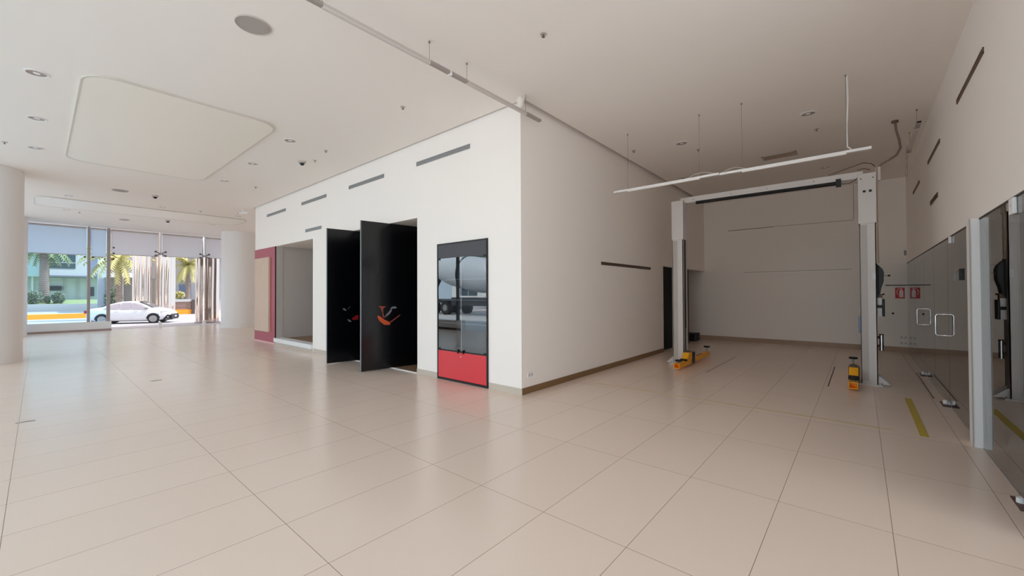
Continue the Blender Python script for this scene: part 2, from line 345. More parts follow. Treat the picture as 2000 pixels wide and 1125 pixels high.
# ------------------------------------------------------------------ the black pivot doors
M_grey_edge = mat('door_edge', srgb(120, 126, 130), 0.4)
def mark_poly(name, pts, m, parent, x):
    bm = bmesh.new(); bm_poly(bm, [(x, p[0], p[1]) for p in pts], (0.0012, 0, 0)); return obj(name, bm, m, parent)
M_or = mat('print_orange', srgb(205, 84, 44), 0.3); M_rd = mat('print_red', srgb(140, 22, 34), 0.3); M_gr = mat('print_grey', srgb(120, 118, 122), 0.3)
M_rd2 = mat('print_dull_red', srgb(150, 66, 56), 0.3); M_blu = mat('print_navy', srgb(8, 12, 40), 0.25)
def leaf(cx, lab):
    t = thing('pivot_door', lab, 'door', (cx, 4.72, 0), 'tall black pivot doors'); t.rotation_euler = (0, 0, math.radians(-8.1))
    box('panel', -0.022, 0.022, -0.70, 0.70, 0.012, 2.905, M_black, t)
    box('edge_trim', -0.0235, 0.0235, -0.706, -0.70, 0.012, 2.908, M_grey_edge, t)  # pale grey paints the light caught by the leaf's end face
    bm = bmesh.new(); bm_cyl(bm, (0, 0, 0.0), (0, 0, 0.014), 0.03); bm_cyl(bm, (0, 0, 2.9), (0, 0, 2.932), 0.02); obj('pivot', bm, M_alu, t, smooth=True)
    return t
t1 = leaf(-8.58, 'tall black pivot door standing open, farther from the camera')
t2 = leaf(-7.17, 'tall black pivot door standing open, nearer to the red cabinet')

# ------------------------------------------------------------------ red panel, low window recess
t = thing('red_wall_panel', 'dull red wall panel left of the low window recess', 'panel', (-14.175, YA, 0))
box('board', -0.875, 0.865, -0.014, 0.0, 0.035, 2.93, M_redwall, t); box('bottom_strip', -0.875, 0.87, -0.02, 0.0, 0.0, 0.035, mat('pink_strip', srgb(226, 190, 188), 0.5), t)
box('dark_edge', 0.865, 0.885, -0.016, 0.05, 0.19, 2.93, mat('maroon_edge', srgb(70, 20, 32), 0.5), t)
bm = bmesh.new(); bm_box(bm, -0.6, 0.6, -0.06, 0.0, -1.145, 1.145)
t = thing('beige_board', 'tall beige board hung on the dull red panel', 'board', (-14.26, YA-0.014, 1.485))
obj('face', bm, M_beige, t, bevel=0.008)
for dz in (-0.9, 0.9): box('mounting_rail', -0.5, 0.5, -0.012, 0.0, dz-0.02, dz+0.02, M_grilled, t)
t = thing('window_curb', 'white raised curb below the low window recess', 'curb', (-12.03, YA, 0))
box('cap', -1.27, 1.27, -0.055, 0.21, 0.075, 0.19, M_white, t, bevel=0.006); box('plinth', -1.27, 1.27, -0.012, 0.2, 0.0, 0.075, M_base, t)

# ------------------------------------------------------------------ showcase cabinet
t = thing('display_cabinet', 'tall glass-fronted display cabinet with red base set into the white wall', 'cabinet', (-5.08, YA, 0))
w = 0.605
bm = bmesh.new()
for s in (-1, 1): bm_box(bm, s*w-0.012, s*w+0.012, -0.025, 0.44, 0, 2.37)
bm_box(bm, -w, w, -0.02, 0.44, 0, 0.035); bm_box(bm, -w, w, -0.02, 0.44, 2.345, 2.37); bm_box(bm, -w, w, 0.42, 0.44, 0.035, 2.345)
bm_box(bm, -w, w, -0.02, 0.42, 0.50, 0.53)
obj('frame', bm, M_blackm, t)
box('header_panel', -w+0.014, w-0.014, -0.022, 0.0, 2.11, 2.345, M_dark, t)
box('inner_back', -w+0.014, w-0.014, 0.405, 0.42, 0.53, 2.345, mat('cabinet_inner', srgb(84, 84, 88), 0.6), t)
dr = box('base_door', -w+0.016, w-0.012, -0.024, -0.004, 0.04, 0.505, M_red, t, bevel=0.003)
cyl('lock', (0.0, -0.030, 0.44), (0.0, -0.023, 0.44), 0.010, M_chrome, dr)
for s in (-1, 1):
    a, b = (-w+0.02, -0.003) if s < 0 else (0.003, w-0.014)
    g = box('glass_door', a, b, -0.018, -0.010, 0.515, 2.115, M_case, t)
    bm = bmesh.new(); hx = s*0.045
    bm_box(bm, hx-0.03, hx+0.03, -0.05, -0.019, 0.515, 0.53); bm_box(bm, hx-0.006+s*0.02, hx+0.006+s*0.02, -0.045, -0.019, 0.49, 0.555)
    obj('pull', bm, M_blackm, g)
    box('hinge', s*(w-0.05)-0.018, s*(w-0.05)+0.018, -0.026, -0.009, 0.515, 0.55, M_blackm, g); box('hinge', s*(w-0.05)-0.018, s*(w-0.05)+0.018, -0.026, -0.009, 2.08, 2.115, M_blackm, g)
box('door_strip', -0.006, 0.006, -0.016, -0.008, 0.52, 2.11, M_alu, t)
for z in (0.98, 1.38, 1.73): box('glass_shelf', -w+0.015, w-0.015, 0.03, 0.39, z, z+0.008, mat('shelf_glass', srgb(150, 158, 160), 0.15), t)

# ------------------------------------------------------------------ wall grilles
def grille(name, label, length, h, loc, axis, group, mb=M_grille, ns=2):
    """axis 'A' faces -y, 'B' faces +x, 'R' faces -x"""
    t = thing(name, label, 'vent', loc, group)
    if axis == 'B': t.rotation_euler = (0, 0, PI/2)
    if axis == 'R': t.rotation_euler = (0, 0, -PI/2)
    L = length/2
    bm = bmesh.new()
    bm_box(bm, -L, L, -0.010, 0, -h/2, -h/2+0.010); bm_box(bm, -L, L, -0.010, 0, h/2-0.010, h/2); bm_box(bm, -L, -L+0.012, -0.010, 0, -h/2, h/2); bm_box(bm, L-0.012, L, -0.010, 0, -h/2, h/2)
    obj('frame', bm, mb, t)
    box('backing', -L+0.01, L-0.01, -0.003, -0.001, -h/2+0.01, h/2-0.01, M_grilled if mb != M_grille else mb, t)
    for k in range(ns):
        z = -h/2+(k+1)*h/(ns+1); box('slat', -L+0.012, L-0.012, -0.009, -0.003, z-0.006, z+0.006, mb, t)
    return t
gA = 'long grilles high on the bright white wall'
grille('wall_grille', 'long grey wall grille above the red display cabinet, nearest on the bright wall', 1.45, 0.078, (-5.597, YA, 3.93), 'A', gA)
grille('wall_grille', 'long grey wall grille high above the black doors', 1.45, 0.078, (-8.155, YA, 3.93), 'A', gA)
grille('wall_grille', 'long grey wall grille between the black doors and the window recess, upper row', 1.45, 0.078, (-10.73, YA, 3.93), 'A', gA)
grille('wall_grille', 'long grey wall grille at the far end of the bright wall', 1.45, 0.078, (-13.27, YA, 3.93), 'A', gA)
grille('wall_grille', 'short grey wall grille set low just over the window recess', 0.93, 0.078, (-10.735, YA, 3.175), 'A', gA)
grille('wall_grille', 'long brown grille low on the shaded wall of the lift bay', 2.41, 0.06, (XB, 8.265, 2.068), 'B', None, M_grilleb, 1)
gR = 'grilles on the right wall'
grille('wall_grille', 'brown slot grille nearest the camera on the right wall', 1.33, 0.055, (XG, 6.215, 3.68), 'R', gR, M_grilleb, 1)
grille('wall_grille', 'brown slot grille, second from the camera on the right wall', 1.31, 0.055, (XG, 8.895, 3.62), 'R', gR, M_grilleb, 1)
grille('wall_grille', 'brown slot grille farthest along the right wall', 1.2, 0.055, (XG, 11.46, 3.58), 'R', gR, M_grilleb, 1)
grille('wall_grille', 'short brown slot grille below the row on the right wall', 0.8, 0.07, (XG, 8.92, 2.91), 'R', gR, M_grilleb, 1)

# ------------------------------------------------------------------ ceiling fittings
def rrect(x0, x1, y0, y1, r, z, n=8):
    pts = []
    for cx, cy, a0 in ((x1-r, y1-r, 0), (x0+r, y1-r, 90), (x0+r, y0+r, 180), (x1-r, y0+r, 270)):
        for k in range(n+1):
            a = math.radians(a0+90*k/n); pts.append((cx+r*math.cos(a), cy+r*math.sin(a), z))
    return pts
def light_panel(x0, x1, y0, y1, label):
    t = thing('ceiling_light_panel', label, 'ceiling light', ((x0+x1)/2, (y0+y1)/2, HC), 'rounded ceiling panels')
    hx, hy = (x1-x0)/2, (y1-y0)/2
    bm = bmesh.new(); bm_poly(bm, rrect(-hx, hx, -hy, hy, 0.32, -0.022), (0, 0, 0.021)); obj('diffuser', bm, M_panel, t)
    bm = bmesh.new(); o_ = rrect(-hx-0.02, hx+0.02, -hy-0.02, hy+0.02, 0.34, 0); i_ = rrect(-hx, hx, -hy, hy, 0.32, 0); n = len(o_)
    for z0, z1 in ((-0.026, -0.001),):
        O0 = [bm.verts.new((p[0], p[1], z0)) for p in o_]; I0 = [bm.verts.new((p[0], p[1], z0)) for p in i_]
        O1 = [bm.verts.new((p[0], p[1], z1)) for p in o_]; I1 = [bm.verts.new((p[0], p[1], z1)) for p in i_]
        for k in range(n):
            j = (k+1) % n
            bm.faces.new((O0[k], O0[j], I0[j], I0[k])); bm.faces.new((O1[k], O1[j], O0[j], O0[k])); bm.faces.new((I1[k], I1[j], I0[j], I0[k])); bm.faces.new((O1[k], O1[j], I1[j], I1[k]))
    obj('rim', bm, M_trim, t)
light_panel(-12.36, -7.34, 0.36, 2.60, 'large rounded cream ceiling panel nearest the camera')
light_panel(-19.42, -17.63, -0.08, 5.19, 'rounded ceiling panel far back toward the street windows')
def downlight(x, y, label, r=0.112, group='recessed ceiling downlights'):
    t = thing('downlight', label, 'downlight', (x, y, HC), group)
    bm = bmesh.new(); bm_lathe(bm, [(r*0.80, -0.003), (r*0.84, -0.010), (r, -0.008), (r, -0.001), (r*0.8, -0.001)], 40); obj('rim', bm, M_white, t, smooth=True)
    bm = bmesh.new(); bm_lathe(bm, [(r*0.80, -0.002), (r*0.55, -0.0015), (0, -0.001)], 32); obj('reflector', bm, mat('downlight_reflector', srgb(176, 160, 148), 0.3, metal=0.5), t, smooth=True)
    bm = bmesh.new(); bm_lathe(bm, [(r*0.3, -0.0015), (r*0.28, -0.006), (0, -0.006)], 20); obj('lamp', bm, M_diff, t, smooth=True)
DL = [(-7.92, -0.03, 'round downlight at the left of the large cream panel, nearest the camera'), (-9.95, -0.03, 'round downlight left of the large cream panel, middle of three'),
      (-11.97, -0.05, 'round downlight left of the large cream panel, farthest of three'), (-7.93, 3.0, 'round downlight right of the cream panel, nearest its pointed corner'),
      (-9.94, 3.0, 'round downlight right of the cream panel, second from the camera'), (-11.98, 3.0, 'round downlight at the far right corner of the large cream panel'),
      (-17.05, 0.55, 'round downlight over the near left end of the far ceiling panel'), (-17.03, 2.59, 'round downlight in the middle in front of the far ceiling panel'),
      (-17.04, 4.69, 'round downlight near the far end of the bright wall'), (-19.94, 4.6, 'round downlight beyond the far ceiling panel, toward the far column'),
      (-19.94, 0.6, 'round downlight beyond the far ceiling panel, toward the left window'),
      (-0.60, 7.92, 'round downlight over the lift bay, nearer the right wall'), (-2.54, 7.91, 'round downlight over the lift bay, nearer the shaded wall'), (-0.58, 11.6, 'round downlight deep in the lift bay near the back wall')]
for x, y, l in DL: downlight(x, y, l)
def speaker(x, y, r, label):
    t = thing('ceiling_speaker', label, 'speaker', (x, y, HC), 'round ceiling speakers')
    bm = bmesh.new(); bm_lathe(bm, [(r*0.93, -0.004), (r*0.95, -0.012), (r, -0.010), (r, -0.001), (r*0.93, -0.001)], 48); obj('rim', bm, M_lampbody, t, smooth=True)
    bm = bmesh.new(); bm_lathe(bm, [(r*0.93, -0.007), (0, -0.009)], 40); obj('mesh_cover', bm, M_speaker, t, smooth=True)
speaker(-4.80, 1.45, 0.165, 'large round grey ceiling speaker near the top of the picture'); speaker(-15.18, 1.43, 0.17, 'round grey ceiling speaker beyond the large cream panel')
speaker(-21.0, 2.1, 0.15, 'faint round ceiling speaker close to the street windows')
def sprinkler(x, y, label):
    t = thing('sprinkler', label, 'sprinkler', (x, y, HC), 'ceiling sprinklers')
    bm = bmesh.new(); bm_lathe(bm, [(0.038, -0.001), (0.036, -0.008), (0.012, -0.010), (0, -0.010)], 24); obj('rose', bm, M_lampbody, t, smooth=True)
    bm = bmesh.new(); bm_cyl(bm, (0, 0, -0.01), (0, 0, -0.035), 0.008, n=12); bm_cyl(bm, (0, 0, -0.035), (0, 0, -0.038), 0.018, n=16); obj('nozzle', bm, mat('nozzle_metal', srgb(130, 116, 108), 0.3, metal=0.7), t, smooth=True)
for x, y, l in [(-2.59, 3.56, 'ceiling sprinkler alone on the open ceiling right of the hanging lamp'), (-5.22, 3.57, 'ceiling sprinkler above the bright wall, nearest its front corner'),
                (-7.96, 3.67, 'ceiling sprinkler right of the nearest downlight by the cream panel'), (-8.72, 3.79, 'ceiling sprinkler beside the dome camera by the bright wall'), (-11.93, -0.42, 'ceiling sprinkler by the left column'),
                (-12.05, 3.71, 'ceiling sprinkler above the window recess'), (-16.92, 3.56, 'ceiling sprinkler in front of the far ceiling panel'), (-15.6, -0.3, 'ceiling sprinkler just right of the left column'),
                (-20.2, 0.9, 'ceiling sprinkler near the left street blind'),
                (-3.39, 7.69, 'ceiling sprinkler close to the shaded wall of the lift bay'), (-2.4, 8.45, 'ceiling sprinkler behind the downlight near the shaded wall'), (-0.55, 8.75, 'ceiling sprinkler behind the downlight near the right wall')]: sprinkler(x, y, l)
def dome(x, y, label):
    t = thing('dome_camera', label, 'camera', (x, y, HC), 'dome cameras')
    bm = bmesh.new(); bm_lathe(bm, [(0.075, -0.001), (0.075, -0.03), (0.06, -0.04), (0, -0.04)], 32); obj('housing', bm, M_lampbody, t, smooth=True)
    bm = bmesh.new(); bm_lathe(bm, [(0.05, -0.04), (0.045, -0.065), (0.025, -0.085), (0, -0.09)], 28); obj('lens_dome', bm, mat('smoked_dome', srgb(40, 40, 44), 0.1), t, smooth=True)
dome(-15.24, 2.155, 'white dome camera with dark lens beyond the large cream panel'); dome(-8.99, 3.637, 'small dome camera on the ceiling above the black doors')
dome(-20.0, 3.2, 'tiny dome camera on the ceiling near the street blinds')
# ceiling grille over the lift bay
t = thing('ceiling_grille', 'rectangular grey ceiling grille over the vehicle lift', 'vent', (-1.25, 9.97, HC))
bm = bmesh.new()
for a in ((-0.30, 0.30, -0.16, -0.13), (-0.30, 0.30, 0.13, 0.16), (-0.30, -0.27, -0.16, 0.16), (0.27, 0.30, -0.16, 0.16)): bm_box(bm, *a, -0.010, -0.001)
obj('frame', bm, M_lampbody, t)
for k in range(9): y = -0.115+k*0.0288; box('slat', -0.27, 0.27, y-0.008, y+0.008, -0.009, -0.001, M_tan, t)
t = thing('smoke_detector', 'pale round smoke detector on the ceiling at the edge of the shaded wall', 'detector', (-3.25, 10.2, HC))
bm = bmesh.new(); bm_lathe(bm, [(0.055, -0.001), (0.055, -0.02), (0.04, -0.04), (0, -0.045)], 28); obj('body', bm, M_lampbody, t, smooth=True); 
bm = bmesh.new(); bm_lathe(bm, [(0.018, -0.041), (0.015, -0.052), (0, -0.052)], 16); obj('sensor', bm, M_grilled, t, smooth=True)

# hanging linear lamps, built along +x from -L/2 to L/2
def linear_lamp(label, L=1.75, wires=(-0.6, 0.6), drop=0.24, gap_end=1):
    t = thing('linear_lamp', label, 'lamp', (0, 0, 0), 'hanging linear lamps')
    bm = bmesh.new()
    for z0, z1, hw in ((-0.006, 0.022, 0.026),): bm_box(bm, -L/2, L/2, -hw, hw, z0, z1)
    obj('housing', bm, M_lampbody, t, bevel=0.003)
    a, b = wires
    bm = bmesh.new(); n = 10; seg = []
    for X in (a+0.0, b-0.0): seg.append([bm.verts.new((X, -0.024*math.cos(PI*k/n), -0.006-0.020*math.sin(PI*k/n))) for k in range(n+1)])
    for k in range(n): bm.faces.new((seg[0][k], seg[0][k+1], seg[1][k+1], seg[1][k]))
    bm.faces.new(seg[0]); bm.faces.new(seg[1][::-1]); obj('diffuser', bm, M_diff, t, smooth=True)
    for p0, p1 in ((-L/2, a), (b, L/2)):
        box('end_section', p0, p1, -0.0275, 0.0275, -0.010, 0.0235, mat('lamp_end', srgb(164, 154, 148), 0.5), t, bevel=0.003)
    for X in wires:
        wr = cyl('suspension_wire', (X, 0, 0.02), (X, 0, drop-0.003), 0.0022, mat('wire_metal', srgb(130, 122, 118), 0.4), t, n=8)
        cyl('ceiling_anchor', (X, 0, drop-0.02), (X, 0, drop-0.001), 0.011, mat('wire_metal', srgb(130, 122, 118), 0.4), wr, n=14)
    return t
def part_of(o, t):
    M = Matrix.Translation(t.location) @ t.rotation_euler.to_matrix().to_4x4(); o.parent = t; o.matrix_parent_inverse = M.inverted(); return o
def place_lamp(o, loc, rz): o.location = loc; o.rotation_euler = (0, 0, rz); return o
# near lamps (along y) at x=-3.63
M_diffn = mat('lamp_diffuser_grey', srgb(206, 200, 195), 0.4)
la = place_lamp(linear_lamp('long grey hanging lamp cut off by the top edge of the picture', wires=(-0.60, 0.59), drop=HC-4.078), (-3.63, 2.24, 4.078), PI/2)
lb = place_lamp(linear_lamp('long grey hanging lamp ending in front of the wall corner', wires=(-0.62, 0.53), drop=HC-4.078), (-3.63, 4.02, 4.078), PI/2)
lc = place_lamp(linear_lamp('white hanging lamp over the lift bay, left one of the pair', wires=(-0.61, 0.59), drop=HC-3.315), (-2.51, 6.82, 3.315), 0)
ld = place_lamp(linear_lamp('white hanging lamp over the lift bay, right one of the pair', wires=(-0.57, 0.63), drop=HC-3.305), (-0.75, 6.82, 3.305), 0)
le = place_lamp(linear_lamp('single grey hanging lamp running along the right wall', wires=(-0.60, 0.60), drop=HC-4.03), (0.69, 9.45, 4.03), PI/2)
for o in (la, lb, le):
    for ch in o.children:
        if ch.name.startswith('diffuser'): ch.data.materials[0] = M_diffn
for o in (lc, ld):
    for ch in o.children: 
        if ch.name.startswith('housing') or ch.name.startswith('end_section'): ch.data.materials[0] = M_white
for x0, x1, y, z, lab in ((3.0, 3.26, 0, 0, 'white cable loop joining the two long grey lamps'),):
    bm = bmesh.new(); bm_tube(bm, [(-3.63, 2.86, 4.105), (-3.62, 2.95, 4.14), (-3.62, 3.07, 4.135), (-3.63, 3.12, 4.09), (-3.63, 3.17, 4.10)], 0.006, 8)
    bm_box(bm, -3.655, -3.605, 3.115, 3.145, 4.055, 4.09); part_of(obj('joining_cable', bm, M_white, smooth=True), lb)
bm = bmesh.new(); bm_tube(bm, [(-2.1, 6.82, 3.34), (-2.0, 6.82, 3.385), (-1.85, 6.82, 3.39), (-1.7, 6.82, 3.345)], 0.005, 8); bm_tube(bm, [(-1.6, 6.82, 3.33), (-1.5, 6.82, 3.37), (-1.4, 6.82, 3.38), (-1.28, 6.82, 3.335)], 0.005, 8)
bm_box(bm, -1.645, -1.615, 6.805, 6.835, 3.30, 3.33)
part_of(obj('joining_cable', bm, M_lampbody, smooth=True), lc)
bm = bmesh.new(); bm_tube(bm, [(-0.105, 6.83, 4.31), (-0.10, 6.84, 4.0), (-0.115, 6.83, 3.6), (-0.11, 6.83, 3.38), (-0.07, 6.82, 3.335)], 0.008, 8)
part_of(obj('power_cord', bm, M_white, smooth=True), ld)
bm = bmesh.new(); bm_tube(bm, [(0.69, 10.35, 4.03), (0.67, 10.5, 3.85), (0.66, 10.62, 3.70), (0.69, 10.7, 3.68), (0.70, 10.75, 3.82), (0.70, 10.9, 4.2), (0.70, 10.9, 4.31)], 0.006, 8)
part_of(obj('slack_cable', bm, M_lampbody, smooth=True), le)
# white bracket with wrapped cable near the wall corner, and the similar one at the far end of the wall
t = thing('wall_beacon', 'small white wrapped device on the ceiling at the wall corner', 'device', (-3.68, 4.50, HC))
bm = bmesh.new(); bm_lathe(bm, [(0.0, -0.001), (0.03, -0.001), (0.045, -0.02), (0.062, -0.05), (0.05, -0.09), (0.04, -0.13), (0.02, -0.16), (0, -0.165)], 20)
for v in bm.verts: v.co.x += 0.008*math.sin(v.co.z*90+v.co.y*60)
obj('cover', bm, mat('cloudy_plastic', srgb(232, 226, 218), 0.5), t, smooth=True)
box('bracket', -0.02, 0.09, -0.015, 0.015, -0.05, -0.001, M_lampbody, t)
t = thing('cctv_camera', 'small white bracket camera at the far end of the bright wall', 'camera', (-15.6, 4.42, HC))
cyl('stem', (0, 0, -0.10), (0, 0, -0.001), 0.02, M_white, t); bm = bmesh.new(); bm_cyl(bm, (-0.05, -0.1, -0.14), (0.05, 0.12, -0.09), 0.045, n=20); obj('body', bm, M_white, t, smooth=True); cyl('lens', (-0.055, -0.11, -0.143), (-0.05, -0.1, -0.14), 0.03, M_grilled, t)

# ------------------------------------------------------------------ fittings on the shaded wall and back wall
struct(box('door_1', XB-0.16, XB-0.11, 10.30, 11.25, 0.0, 2.17, mat('night_blue_door', srgb(5, 7, 10), 0.6, spec=0.2)), 'near black door in the shaded wall')  # black sheet stands in for the darkness inside the doorway
struct(box('door_2', XB-0.14, XB-0.06, 12.0, 12.50, 0.0, 2.17, M_brdoor), 'dark brown door leaf beside the back wall')
t = thing('dark_crate', 'low black crate on the floor in the passage beside the back wall', 'crate', (-4.15, 13.30, 0))
box('body', -0.3, 0.3, -0.22, 0.22, 0.0, 0.20, M_blackm, t, bevel=0.015); box('lid', -0.31, 0.31, -0.23, 0.23, 0.20, 0.23, M_rubber, t, bevel=0.006)
def socket(name, label, loc, axis, w_=0.12, h_=0.08, group=None, n=1):
    t = thing(name, label, 'socket', loc, group)
    if axis == 'B': t.rotation_euler = (0, 0, PI/2)
    pl = box('plate', -w_/2, w_/2, -0.009, 0, -h_/2, h_/2, M_white, t, bevel=0.003)
    for k in (-1, 1):
        box('outlet', k*w_/4-0.018, k*w_/4+0.018, -0.011, -0.008, -0.02, 0.02, M_lampbody, t)
socket('wall_socket', 'white wall socket low on the shaded wall by the corner', (XB, 4.83, 0.27), 'B')
for z in (0.365, 0.225): socket('wall_socket', 'pale double socket plate low on the back wall, %s one' % ('upper' if z > 0.3 else 'lower'), (0.79, YB, z), 'A', 0.14, 0.085, 'sockets on the back wall')
t = thing('fire_extinguisher_sign', 'red fire extinguisher sign with white pictogram on the back wall', 'sign', (0.735, YB, 1.46))
box('board', -0.095, 0.095, -0.006, 0.0, -0.145, 0.145, mat('sign_white', srgb(240, 226, 226), 0.5), t)
box('red_field', -0.085, 0.085, -0.0072, -0.006, -0.130, 0.130, mat('sign_red', srgb(206, 26, 44), 0.5), t)
bm = bmesh.new()
def flat(pts, bm=bm): bm_poly(bm, [(p[0], -0.0074, p[1]) for p in pts], (0, -0.0012, 0))
flat([(-0.012, -0.105), (0.062, -0.105), (0.062, 0.045), (0.052, 0.07), (0.034, 0.08), (0.034, 0.095), (0.050, 0.10), (0.050, 0.112), (-0.005, 0.112), (-0.005, 0.10), (0.016, 0.095), (0.016, 0.08), (0.0, 0.07), (-0.012, 0.045)])
for a, b in (((-0.005, 0.104), (-0.035, 0.095)), ((-0.035, 0.095), (-0.055, 0.06)), ((-0.055, 0.06), (-0.052, 0.01)), ((-0.052, 0.01), (-0.034, -0.045))):
    d = (Vector(b)-Vector(a)).normalized()*0.0; nn = Vector((-(b[1]-a[1]), b[0]-a[0])).normalized()*0.006
    flat([(a[0]+nn.x, a[1]+nn.y), (b[0]+nn.x, b[1]+nn.y), (b[0]-nn.x, b[1]-nn.y), (a[0]-nn.x, a[1]-nn.y)])
obj('pictogram', bm, mat('sign_white', srgb(240, 226, 226), 0.5), t)
tag(box('wall_rail', 0.47, XG-0.003, YB-0.03, YB, 1.645, 1.665, M_grilled), 'thin dark rail just above the fire extinguisher sign', 'rail')
t = thing('wall_hook', 'small black round knob on the back wall below the sign', 'hook', (0.604, YB, 0.954)); cyl('stem', (0, -0.03, 0), (0, 0, 0), 0.008, M_blackm, t); cyl('knob', (0, -0.045, 0), (0, -0.03, 0), 0.024, M_blackm, t)
tag(box('wall_cable', -3.1, -1.9, YB-0.006, YB, 3.385, 3.40, M_grilleb), 'thin dark cable line high on the back wall, left length', 'cable')
bm = bmesh.new(); bm_tube(bm, [(-1.9, YB-0.005, 3.40), (-1.0, YB-0.005, 3.385), (-0.13, YB-0.005, 3.378), (-0.12, YB-0.005, 3.41), (-0.115, YB-0.005, 4.30)], 0.006, 6)
tag(obj('wall_cable', bm, M_tan), 'thin cable running along the back wall then up to the ceiling', 'cable')
t = thing('cable_trunking', 'narrow white cable trunking across the middle of the back wall', 'trunking', (-1.43, YB, 2.07))
box('cover', -1.22, 1.22, -0.006, 0.0, -0.018, 0.014, mat('trunking_white', srgb(254, 252, 250), 0.5), t); box('shadow_lip', -1.23, 1.25, -0.010, 0.0, 0.014, 0.022, M_grilleb, t)  # brown strip stands in for the shadow along the trunking
t = thing('wall_bracket', 'tiny grey bracket high in the corner above the glass wall', 'bracket', (0.84, YB, 2.45)); box('plate', -0.02, 0.02, -0.02, 0, -0.06, 0.06, M_grille, t); box('arm', -0.01, 0.01, -0.06, -0.02, -0.02, 0.02, M_grille, t)

# fittings of the glass wall
def dhandle(y, label):
    t = thing('door_handle', label, 'handle', (XG, y, 0), 'handles of the glass wall')
    r = 0.03; pts = [(0, 0, 1.18), (-0.045, 0, 1.18)]
    for k in range(6): a = PI/2+PI/2*k/5; pts.append((-0.055+r*math.cos(a), 0, 1.18-r+r*math.sin(a)))
    for k in range(6): a = PI+PI/2*k/5; pts.append((-0.055+r*math.cos(a), 0, 0.89+r+r*math.sin(a)))
    pts += [(-0.045, 0, 0.89), (0, 0, 0.89)]
    bm = bmesh.new(); bm_tube(bm, pts, 0.0095, 12); obj('bar', bm, M_chrome, t, smooth=True)
    for z in (1.18, 0.89): cyl('rosette', (-0.008, 0, z), (0.0, 0, z), 0.017, M_chrome, t)
dhandle(8.12, 'steel D-shaped handle on the glass wall, nearer the white post'); dhandle(10.56, 'steel D-shaped handle on the glass wall, farther one near the back wall')
def patch(y, z, label, big=1.0, top=False):
    t = thing('glass_patch_fitting', label, 'fitting', (XG, y, z), 'patch fittings of the glass wall')
    if top:
        box('clip', -0.022, 0.0, -0.04*big, 0.04*big, -0.085*big, 0.0, M_white, t, bevel=0.004); cyl('screw', (-0.025, 0, -0.04*big), (-0.022, 0, -0.04*big), 0.008, M_chrome, t, n=12)
    else:
        box('floor_plate', -0.075*big, 0.0, -0.16*big, 0.16*big, 0.0, 0.008, M_brdoor, t); cyl('cap', (-0.03, 0.02, 0.008), (-0.03, 0.02, 0.055*big), 0.028*big, M_white, t)
        box('clamp', -0.02, 0.0, -0.09*big, 0.09*big, 0.014, 0.06*big, M_alu, t, bevel=0.003)
patch(7.46, 2.185, 'small white clip at the top edge of the glass beyond the white post', top=True); patch(4.68, 2.185, 'larger white clip at the top edge of the glass near the right picture edge', 1.4, top=True)
patch(10.35, 0, 'floor fitting with white cap under the farther glass handle'); patch(7.83, 0, 'floor fitting with white cap beyond the white post'); patch(4.50, 0, 'brown floor fitting at the lower right picture edge', 0.8)
t = thing('glass_bracket', 'thin square metal frame fixed on the glass left of the white post', 'bracket', (XG, 7.0, 1.69))  # modelled frame stands in for something reflected in the glass
bm = bmesh.new()
for a in ((-0.19, 0.19, 0.052, 0.06), (-0.19, 0.19, -0.06, -0.052), (-0.19, -0.175, -0.06, 0.06), (0.175, 0.19, -0.06, 0.06)): bm_box(bm, -0.014, 0.0, a[0], a[1], a[2], a[3])
obj('frame', bm, M_grille, t); box('latch', -0.02, 0, -0.22, -0.16, -0.065, 0.065, M_blackm, t)

# ------------------------------------------------------------------ floor marks
M_ym = mat('yellow_floor_paint', srgb(190, 168, 62), 0.5, noise=0.15, nscale=12); M_yf = mat('worn_yellow_paint', srgb(206, 186, 138), 0.4, noise=0.05, nscale=9)
tag(box('floor_stripe', 0.45, 0.52, 5.96, 7.95, 0.0, 0.0012, M_ym), 'yellow floor stripe beside the glass wall', 'floor marking')
tag(box('floor_stripe', -3.45, 0.27, 6.02, 6.06, 0.0, 0.0010, M_yf), 'faint worn yellow stripe across the lift bay floor', 'floor marking')
for x, y0, y1, lab in ((-2.21, 8.17, 10.54, 'dark slot in the floor beside the left lift post'), (-0.41, 8.18, 10.34, 'dark slot in the floor beside the right lift post'), (0.76, 8.18, 10.49, 'dark slot in the floor along the glass wall')):
    t = thing('floor_slot', lab, 'floor slot', (x, (y0+y1)/2, 0), 'floor slots'); h = (y1-y0)/2
    box('gap', -0.007, 0.007, -h, h, 0.0, 0.001, M_grilled, t)
    for s in (-1, 1): box('end_cap', -0.012, 0.012, s*h-0.012, s*h+0.012, 0.0, 0.0015, M_brdoor, t)
for x, y, lab in ((-7.515, -0.085, 'small dark floor socket edge at the left, near the column'), (-9.33, 1.35, 'small dark floor socket edge in the middle of the open floor')):
    t = thing('floor_socket', lab, 'floor socket', (x, y, 0), 'floor sockets'); box('lid', -0.05, 0.05, -0.075, 0.075, 0.0, 0.0012, M_base, t); box('slot', -0.012, 0.012, -0.075, 0.075, 0.0012, 0.0022, M_grilleb, t)

